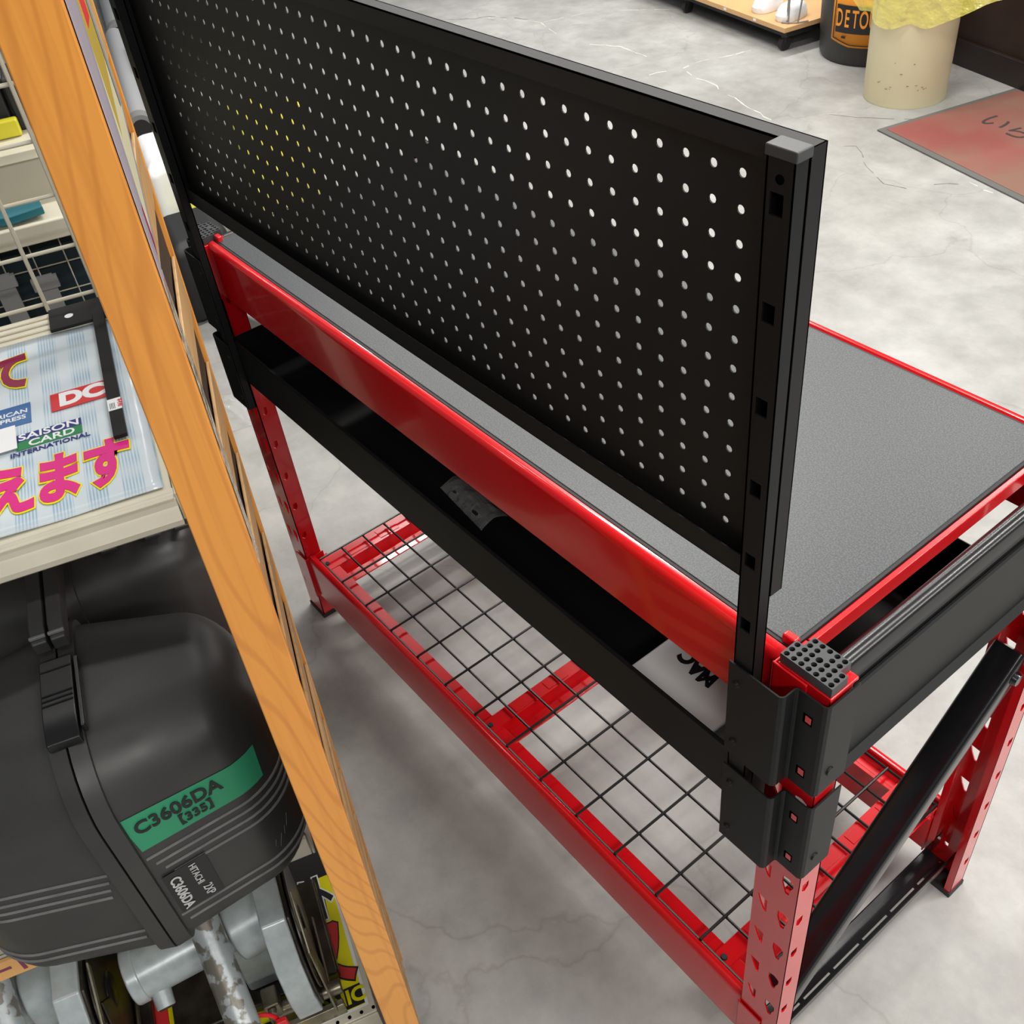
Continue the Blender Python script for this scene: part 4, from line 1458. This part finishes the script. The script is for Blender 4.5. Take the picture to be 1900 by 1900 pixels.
text_mesh('letter', '又', 0.105, G(0.4820, 0.2460, DZ + 0.0020), -U, V, redprint, yp, bold=0.0045, sx=0.62)
yb_patch('red_block', 0.715, 0.165, 0.745, 0.30, redprint, 0.0013)
s = MB()
s.prism([G(0.590, 0.150, DZ + 0.0014), G(0.690, 0.150, DZ + 0.0014), G(0.680, 0.200, DZ + 0.0014), G(0.655, 0.232, DZ + 0.0014), G(0.610, 0.240, DZ + 0.0014)], ZZ * 0.0002)
s.build('dark_green_picture', mat('dark_green_ink', (0.01, 0.06, 0.045), rough=0.4), yp)
# folded yellow note
s = MB()
s.obox(G(0.5330, 0.138, DZ + 0.003), U * 0.034 + V * 0.010, V * 0.045 - U * 0.012, ZZ * 0.0008)
tag(s.build('paper_note', mat('mustard_paper', (0.80, 0.62, 0.14), rough=0.6), None, loc=tuple(G(0.55, 0.155, DZ))), 'small mustard paper note at the front edge of the yellow sign sheet', 'note')

def build_saw(du, dv, label, motor=True):
    t = thing('bench_saw', label, 'saw', tuple(G(0.55 + du, 0.25 + dv, DZ)))
    g = lambda u, v_, z: G(u + du, v_ + dv, z)
    if motor:
        s = MB()
        n = 28
        ax0, ax1 = Vector(g(0.722, 0.258, 0.262)), Vector(g(0.580, 0.272, 0.270))
        s.cyl(ax0, ax1, 0.037, 0.039, n)
        mo = s.build('motor_housing', steelpaint, t, bevel=0.004, segs=3)
        s = MB(); s.cyl(g(0.7235, 0.2578, 0.262), g(0.706, 0.2595, 0.2626), 0.0395, 0.0400, n)
        s.build('end_cap', steelpaint, mo, bevel=0.003)
        s = MB(); s.cyl(g(0.690, 0.240, 0.250), g(0.688, 0.212, 0.234), 0.0135, 0.0125, 20)
        bc = s.build('brush_boss', steelpaint, mo, bevel=0.0015)
        s = MB(); s.cyl(g(0.688, 0.2125, 0.2343), g(0.6878, 0.2105, 0.2333), 0.0095, None, 20)
        s.build('brush_cap', rubber, bc)
        s = MB(); s.cyl(g(0.580, 0.262, 0.272), g(0.500, 0.270, 0.282), 0.048, 0.052, 30)
        s.build('gear_housing', steelpaint, t, bevel=0.004)
        for zz_ in (0.0, 1.0):
            s = MB(); s.obox(g(0.555 - zz_ * .022, 0.222, 0.292), U * 0.008, V * 0.034 + ZZ * 0.02, ZZ * 0.006)
            s.build('vent_slot', holeblack, t)
    # grip tube with flaking paint
    s = MB()
    s.cyl(g(0.604, 0.262, 0.345), g(0.588, 0.098, 0.236), 0.0205, 0.0205, 26)
    s.build('grip_tube', steel, t, bevel=0.004, segs=3)
    # angular cast guard body
    s = MB()
    oct_ = [(0.150, 0.175), (0.142, 0.235), (0.158, 0.300), (0.200, 0.345), (0.290, 0.350), (0.345, 0.300), (0.350, 0.210), (0.300, 0.165)]
    inn = [(v_ * 0.72 + 0.245 * 0.28, z * 0.72 + 0.255 * 0.28) for v_, z in oct_]
    s.prism([g(0.500, v_, z) for v_, z in oct_], U * 0.034)
    gb = s.build('guard_body', steelpaint, t, bevel=0.003)
    s = MB(); s.prism([g(0.4955, v_ * 0.93 + 0.245 * 0.07, z * 0.93 + 0.255 * 0.07) for v_, z in oct_], U * 0.005)
    s.build('guard_rim', steeldark, gb, bevel=0.002)
    s = MB()
    s.cyl(g(0.4935, 0.245, 0.245), g(0.4905, 0.245, 0.245), 0.088, 0.088, 48)
    bl_ = s.build('saw_disc', steeldark, t, bevel=0.0006)
    s = MB(); s.cyl(g(0.4905, 0.245, 0.245), g(0.4875, 0.245, 0.245), 0.026, 0.022, 24)
    s.build('disc_flange', steeldark, bl_, bevel=0.001)
    # open lower cover frame
    for k, (a_, b__) in enumerate((((0.152, 0.150), (0.160, 0.300)), ((0.160, 0.300), (0.230, 0.340)), ((0.152, 0.150), (0.30, 0.145)))):
        s = MB()
        p, q = g(0.4840, *a_), g(0.4840, *b__)
        s.obox(p, q - p, U * 0.003, (V * 0.012 if k == 0 else ZZ * 0.012))
        s.build('cover_strap', brassy, t, bevel=0.0008)
    s = MB()
    s.prism([g(0.4870, v_, z) for v_, z in ((0.165, 0.150), (0.175, 0.250), (0.200, 0.300), (0.226, 0.262), (0.212, 0.215), (0.216, 0.155))], U * 0.0025)
    s.build('cover_plate', steeldark, t, bevel=0.001)
    # vise spindle, jaw and base
    s = MB()
    s.cyl(g(0.566, 0.182, 0.163), g(0.470, 0.180, 0.163), 0.0105, None, 20)
    s.build('vise_tube', brassy, t, bevel=0.0015)
    s = MB()
    s.obox(g(0.474, 0.158, DZ + 0.006), U * 0.10, V * 0.010, ZZ * 0.028)
    s.build('vise_jaw', brassy, t, bevel=0.0015)
    s = MB()
    s.obox(g(0.552, 0.172, 0.150), U * 0.022, V * 0.03, ZZ * 0.05)
    s.build('vise_block', brassy, t, bevel=0.003)
    s = MB(); s.cyl(g(0.5635, 0.171, 0.192), g(0.5635, 0.164, 0.192), 0.0065, 0.005, 16)
    s.build('bolt', brassy, t, bevel=0.001)
    s = MB()
    s.obox(g(0.470, 0.212, DZ + 0.0018), U * 0.235, V * 0.16, ZZ * 0.020)
    bs = s.build('base_casting', steeldark, t, bevel=0.004)
    s = MB()
    s.obox(g(0.545, 0.235, DZ + 0.02), U * 0.05, V * 0.10, ZZ * 0.12)
    s.build('pivot_arm', steelpaint, t, bevel=0.006)
    return t
build_saw(0.0, 0.0, 'old grey bench saw with scraped grip tube on the base deck beside the screen')
build_saw(0.262, 0.016, 'old grey bench saw at the left end below the charcoal case')
s = MB()
ring = []
for k in range(28):
    t_ = 2 * PI * k / 28
    ring.append(G(0.5820 + 0.029 * math.cos(t_), 0.138 + 0.008 * math.sin(t_), 0.213 + 0.030 * math.sin(t_)))
s.tube(ring, 0.0030, 8, closed=True)
rk = tag(s.build('cable_tie_tag', mat('red_tag_plastic', (0.62, 0.01, 0.015), rough=0.4), None, smooth=True, loc=tuple(G(0.58, 0.14, 0.2))), 'red plastic ring and block hanging round the grip tube of the nearer saw', 'tag')
s = MB(); s.obox(G(0.5430, 0.130, 0.168), U * 0.014, V * 0.008, ZZ * 0.062)
s.build('tag_block', MATS['red_tag_plastic'], rk, bevel=0.002)
# short wooden name board under the lower shelf's front
s = MB(); s.obox(G(0.7920, 0.2485, 0.380), U * 0.24, V * 0.0045, ZZ * 0.036)
nb = tag(s.build('name_board', cardboard, None, loc=tuple(G(0.86, 0.25, 0.38))), 'narrow orange board with purple lettering on the lower shelf front', 'sign')
purp = mat('purple_paint', (0.20, 0.04, 0.10), rough=0.5)
text_mesh('lettering', 'コード', 0.030, G(0.8330, 0.2478, 0.398), -U, ZZ, purp, nb, bold=0.0009)
text_mesh('lettering', 'レス', 0.030, G(0.9150, 0.2478, 0.398), -U, ZZ, purp, nb, bold=0.0009)

# ------------------------------------------------------------------ far right: drum, sign, pipe bin, mat, dolly
dr = thing('drum', 'black plastic drum standing behind the cream cylinder bin by the wall', 'drum', (-2.252, 3.350, 0))
s = MB()
s.lathe((-2.252, 3.350, 0), [(0.0, 0.0), (0.196, 0.0), (0.206, 0.02), (0.208, 0.10), (0.2085, 0.101), (0.211, 0.104), (0.213, 0.22), (0.2145, 0.30), (0.210, 0.31), (0.214, 0.33), (0.216, 0.72), (0.20, 0.76), (0.0, 0.76)], 56)
db = s.build('barrel_body', drumblack, dr, smooth=True)
sc = Vector((-2.252, 3.350, 0)); 
def sgn(ang, z, rr=0.219):
    return sc + Vector((math.cos(ang), math.sin(ang), 0)) * rr + ZZ * z
a0, a1 = math.radians(-101), math.radians(-20)
sg = MB()
N_ = 22
for i in range(N_ + 1):
    ang = a0 + (a1 - a0) * i / N_
    zb_ = 0.100 - 0.020 * min(1, i / 6)
    for z in (zb_, 0.40):
        sg.v.append(tuple(sgn(ang, z)))
for i in range(N_):
    sg.f.append((2 * i, 2 * i + 2, 2 * i + 3, 2 * i + 1))
sign = sg.build('detour_sign', orangesign, None, smooth=True, loc=tuple(sc))
md = sign.modifiers.new('t', 'SOLIDIFY'); md.thickness = 0.004
tag(sign, 'orange detour warning sign wrapped on the front of the black drum', 'sign')
bd = MB()
for i in range(N_ + 1):
    for z in (0.132, 0.236):
        bd.v.append(tuple(sgn(a0 + (a1 - a0) * (0.07 + 0.88 * i / N_), z, 0.2215)))
for i in range(N_):
    bd.f.append((2 * i, 2 * i + 2, 2 * i + 3, 2 * i + 1))
bd.build('black_panel', ink, sign, smooth=True)
ln = MB()
ln.tube([sgn(a0 + (a1 - a0) * (0.04 + 0.92 * i / N_), 0.108 - 0.020 * min(1, i / 6), 0.2205) for i in range(N_ + 1)], 0.0014, 5)
ln.build('border_line', ink, sign)
ln = MB(); ln.tube([sgn(a0 + (a1 - a0) * 0.04, 0.108, 0.2205), sgn(a0 + (a1 - a0) * 0.04, 0.38, 0.2205)], 0.0014, 5)
ln.build('border_line', ink, sign)
for k, ch in enumerate('DETOUR'):
    ang = a0 + math.radians(10.0 + 8.8 * k)
    p = sgn(ang, 0.184, 0.2225)
    tdir = Vector((-math.sin(ang), math.cos(ang), 0))
    text_mesh('letter', ch, 0.092, p, tdir, ZZ, orangesign, sign, bold=0.0012, sx=0.47)
s = MB(); s.obox(sgn(a0 + math.radians(14), 0.112, 0.2205), Vector((0.018, 0.0, 0)), Vector((0, -0.002, 0)), ZZ * 0.007)
s.build('slot_mark', ink, sign)

bn = thing('cylinder_bin', 'cream plastic cylinder bin in front of the black drum', 'bin', (-1.862, 3.040, 0))
s = MB()
s.lathe((-1.862, 3.040, 0), [(0.0, 0.0), (0.148, 0.0), (0.150, 0.006), (0.153, 0.40), (0.153, 0.62), (0.147, 0.62), (0.146, 0.02), (0.0, 0.02)], 56)
s.build('bin_body', cream, bn, smooth=True)
# scuffs low on the bin
rnd = random.Random(11)
for k in range(14):
    ang = math.radians(rnd.uniform(-100, -25)); z = rnd.choice((0.07, 0.085, 0.1, 0.16, 0.12)) + rnd.uniform(-.01, .01)
    p = Vector((-1.862 + 0.1535 * math.cos(ang), 3.040 + 0.1535 * math.sin(ang), z))
    s = MB(); tdir = Vector((-math.sin(ang), math.cos(ang), 0))
    s.obox(p, tdir * rnd.uniform(0.003, 0.010), Vector((0.0004 * math.cos(ang), 0.0004 * math.sin(ang), 0)), ZZ * rnd.uniform(0.0015, 0.004))
    s.build('scuff', mat('brown_scuff', (0.25, 0.19, 0.11), rough=0.8), bn)
# translucent yellow bag turned down over the rim
s = MB()
n = 64
rows = [(0.146, 0.50), (0.150, 0.625), (0.158, 0.628), (0.161, 0.57), (0.164, 0.50), (0.168, 0.42), (0.174, 0.365)]
rnd = random.Random(5)
for a, (r, z) in enumerate(rows):
    for k in range(n):
        t_ = 2 * PI * k / n
        wv = 0.010 * math.sin(5 * t_ + a * .6) + 0.006 * math.sin(13 * t_ + a)
        k_out = max(0, a - 2) / 4
        side_ = math.cos(t_ - math.radians(25))
        flare = 0.24 * k_out * max(0, side_) ** 3 + 0.05 * k_out * max(0, math.cos(t_ - math.radians(205))) ** 6
        drop = (0.045 * math.cos(t_ + math.radians(60)) + 0.012 * math.sin(7 * t_)) * k_out
        lift = 0.10 * k_out * max(0, side_) ** 2
        rr = r + wv * (0.2 + k_out) * (1 if a > 1 else 0.2) + flare
        if a >= 2: rr = max(rr, 0.1575)
        s.v.append((-1.862 + rr * math.cos(t_), 3.040 + rr * math.sin(t_), z - drop + lift - 0.03 * k_out))
for a in range(len(rows) - 1):
    for k in range(n):
        k2 = (k + 1) % n
        s.f.append((a * n + k, a * n + k2, (a + 1) * n + k2, (a + 1) * n + k))
tag(s.build('bin_bag', bagfilm, None, smooth=True, loc=(-1.862, 3.04, 0.3)), 'translucent yellow plastic bag folded over the rim of the cream cylinder bin', 'bag')

mt = thing('door_mat', 'worn red floor mat with grey border and handwritten characters by the wall', 'mat', (-1.734, 2.7073, 0))
M0 = Vector((-1.734, 2.7073, 0))
s = MB(); s.obox(M0 + ZZ * 0.0005, E1 * 1.5, E2 * 0.62, ZZ * 0.006)
s.build('mat_border', matedge, mt, bevel=0.002)
s = MB(); s.obox(M0 + E1 * 0.022 + E2 * 0.024 + ZZ * 0.0066, E1 * 1.456, E2 * 0.586, ZZ * 0.0012)
mf = s.build('mat_field', matred, mt)
text_mesh('lettering', 'いら', 0.115, M0 + E1 * 0.255 + E2 * 0.345 + ZZ * 0.0084, E1, E2, mat('faded_black_ink', (0.05, 0.04, 0.04), rough=0.9), mf, bold=0.0004)
text_mesh('lettering', 'っしゃい', 0.115, M0 + E1 * 0.62 + E2 * 0.345 + ZZ * 0.0084, E1, E2, MATS['faded_black_ink'], mf, bold=0.0004)

dl = thing('display_dolly', 'low birch display board on black casters at the upper edge beside the drum', 'dolly', (-2.52, 3.108, 0))
D0 = Vector((-2.505, 3.104, 0))
d1 = Vector((-0.9818, 0.19, 0)); d2 = Vector((0.19, 0.9818, 0))
s = MB(); s.obox(D0 + ZZ * 0.088, d1 * 1.1, d2 * 0.55, ZZ * 0.020)
s.build('board', birch, dl, bevel=0.0015)
s = MB(); s.obox(D0 + ZZ * 0.060 + d1 * 0.02 + d2 * 0.03, d1 * 1.05, d2 * 0.5, ZZ * 0.027)
s.build('under_frame', rubber, dl)
for a, b in ((0.05, 0.045), (0.76, 0.045), (0.05, 0.50), (1.05, 0.50)):
    p = D0 + d1 * a + d2 * b
    s = MB(); s.cyl(p + ZZ * 0.028 - d1 * 0.012, p + ZZ * 0.028 + d1 * 0.012, 0.0275, None, 24)
    s.cyl(p + ZZ * 0.03, p + ZZ * 0.062, 0.014, None, 12)
    s.build('caster', rubber, dl, bevel=0.003)
for k, a in enumerate((0.19, 0.40)):
    p = D0 + d1 * a + ZZ * 0.1085
    s = MB(); s.obox(p - d2 * 0.0008 - ZZ * 0.014, d1 * 0.018, -d2 * 0.0008, ZZ * 0.010)
    s.build('white_mark', white, dl)
for k, a in enumerate((0.085, 0.245)):
    c = D0 + d1 * a + d2 * 0.075 + ZZ * 0.1085
    s = MB()
    # rounded toe, flat sole
    n = 28
    for r_, z in ((1.0, 0.0), (1.03, 0.008), (1.03, 0.022), (0.98, 0.026), (0.93, 0.040), (0.75, 0.056), (0.40, 0.066), (0.05, 0.068)):
        for q in range(n):
            t_ = 2 * PI * q / n
            x_, y_ = 0.043 * math.cos(t_), 0.043 * math.sin(t_)
            if y_ > 0: y_ *= 2.4
            s.v.append(tuple(c + d1 * x_ * r_ + d2 * (y_ * r_ + (1 - r_) * 0.03) + ZZ * z))
    for r_ in range(7):
        for q in range(n):
            q2 = (q + 1) % n
            s.f.append((r_ * n + q, r_ * n + q2, (r_ + 1) * n + q2, (r_ + 1) * n + q))
    tag(s.build('shoe', white, None, smooth=True, loc=tuple(c)), ('white round-toed shoe nearest the corner of the birch board', 'white round-toed shoe farther from the corner of the birch board')[k], 'shoe')
rk = thing('wire_stand', 'thin grey wire stand on the birch board next to the white shoes', 'stand', tuple(D0 + d1 * 0.03 + d2 * 0.05 + ZZ * 0.108))
for (a, b, c, d) in ((0.035, 0.045, 0.035, 0.045), (0.010, 0.075, 0.0, 0.11), (0.05, 0.05, 0.09, 0.09)):
    s = MB(); p = D0 + d1 * a + d2 * b + ZZ * 0.1085; q = D0 + d1 * c + d2 * d + ZZ * 0.42
    s.tube([p, q], 0.0035, 8)
    s.build('wire_leg', greybox, rk, smooth=True)
s = MB(); s.tube([D0 + d1 * 0.06 + d2 * 0.03 + ZZ * 0.112, D0 + d1 * 0.035 + d2 * 0.045 + ZZ * 0.112, D0 + d1 * 0.010 + d2 * 0.075 + ZZ * 0.112, D0 + d1 * -0.002 + d2 * 0.12 + ZZ * 0.112], 0.003, 8)
s.build('wire_foot', greybox, rk, smooth=True)

# ------------------------------------------------------------------ goods standing beyond the far end of the bench
yc = MB()
yc.prism([(-3.22, 0.92, 0), (-2.95, 1.10, 0), (-2.57, 0.86, 0), (-2.36, 0.60, 0)], (0, 0, 0.34))
tag(yc.build('storage_case', yellow2, None, bevel=0.02, segs=3, loc=(-2.8, 0.8, 0)), 'large yellow storage case on the floor beyond the far end of the bench', 'storage case')
yl = up(380, 396, 0.06)
ym = MB(); ym.obox((yl.x - 0.12, yl.y - 0.03, 0), E1 * 0.24, E2 * 0.075, ZZ * 0.08)
tag(ym.build('yellow_box', yellow2, None, bevel=0.006, loc=tuple(yl)), 'low bright yellow box just past the far grey post cap', 'box')
gc = thing('grey_machine', 'flat grey machine with a thin curved handle in front of the yellow storage case', 'machine', (-2.15, 0.6, 0))
gm = MB(); gm.prism([(-2.34, 0.46, 0), (-2.28, 0.56, 0), (-2.16, 0.72, 0), (-2.0, 0.62, 0), (-2.12, 0.42, 0), (-2.30, 0.38, 0)], (0, 0, 0.10))
gm.build('machine_body', greybox, gc, bevel=0.01, segs=3)
gm = MB(); gm.tube([(-2.12 + 0.12 * math.cos(a), 0.60 + 0.12 * math.sin(a), 0.10 + 0.07 * math.sin(a * 0.5)) for a in [k * PI / 9 for k in range(10)]], 0.006, 8)
gm.build('curved_handle', chrome, gc, smooth=True)
wt = MB()
wt.prism([(-3.05, 0.52, 0), (-3.42, 0.62, 0), (-3.38, 0.78, 0), (-3.10, 0.72, 0)], (0, 0, 0.25))
tag(wt.build('white_container', whiteplastic, None, bevel=0.045, segs=5, loc=(-3.3, 0.7, 0)), 'glossy white container with rounded corners standing beyond the far bench leg', 'container')
tubegrey = mat('pale_grey_tube', (0.42, 0.43, 0.44), rough=0.35)
for k, (pa, pb, r) in enumerate((((262, 232), (214, 70), 0.048), ((222, 62), (190, -40), 0.055))):
    a, b = up(pa[0], pa[1], 0.06), up(pb[0], pb[1], 0.06)
    d = (b - a).normalized()
    t = thing('roll_tube', ('pale grey tube with ringed end lying on the floor beyond the screen, nearer one', 'pale grey tube with ringed end lying beyond the screen, farther one')[k], 'tube', (a.x, a.y, 0))
    s = MB(); s.cyl(a, b, r, r, 28); s.build('tube_body', tubegrey, t, smooth=True)
    s = MB(); s.cyl(a - d * 0.05, a + d * 0.02, r * 1.18, r * 1.18, 28); e = s.build('ring_end', greybox, t, smooth=True)
    s = MB(); s.cyl(a - d * 0.052, a - d * 0.049, r * 0.8, r * 0.8, 24); s.build('dark_bore', rubber, e)
for k, (px, py, w, h, m_, lb) in enumerate(((285, 215, 0.30, 0.10, tubegrey, 'small light grey machine beside the nearer pale tube'), (250, 130, 0.40, 0.16, rubber, 'black machine between the two pale tubes'),
                                            (320, 245, 0.22, 0.07, rubber, 'low black box behind the white rounded container'), (228, 20, 0.5, 0.2, greybox, 'grey machine at the top beyond the farther pale tube'))):
    c = up(px + 8, py, 0.0)
    s = MB(); s.obox(c, E1 * w + ZZ * 0, E2 * w * 0.8, ZZ * h)
    tag(s.build('floor_machine', m_, None, bevel=0.02, segs=3, loc=tuple(c)), lb, 'machine')
bk = MB()
bk.prism([(-2.40, 0.32, 0), (-2.68, 0.39, 0), (-2.64, 0.56, 0), (-2.42, 0.52, 0)], (0, 0, 0.26))
tag(bk.build('black_bag', rubber, None, bevel=0.04, segs=4, loc=(-2.55, 0.45, 0)), 'black soft bag on the floor in front of the white container', 'bag')
s = MB()
rnd = random.Random(8)
n1, n2 = 8, 6
BB = up(428, 770, 0.0)
for i in range(n1):
    for j in range(n2):
        a, b = i / (n1 - 1) - .5, j / (n2 - 1) - .5
        s.v.append(tuple(BB + E1 * a * 0.16 + E2 * b * 0.12 + ZZ * (0.002 + 0.055 * (1 - (2 * a) ** 2) * (1 - (2 * b) ** 2) * (0.6 + 0.8 * rnd.random()))))
for i in range(n1 - 1):
    for j in range(n2 - 1):
        a = i * n2 + j
        s.f.append((a, a + n2, a + n2 + 1, a + 1))
tag(s.build('plastic_wrap', clear, None, loc=tuple(BB)), 'crumpled clear plastic wrap on the floor beside the far back leg', 'plastic wrap')
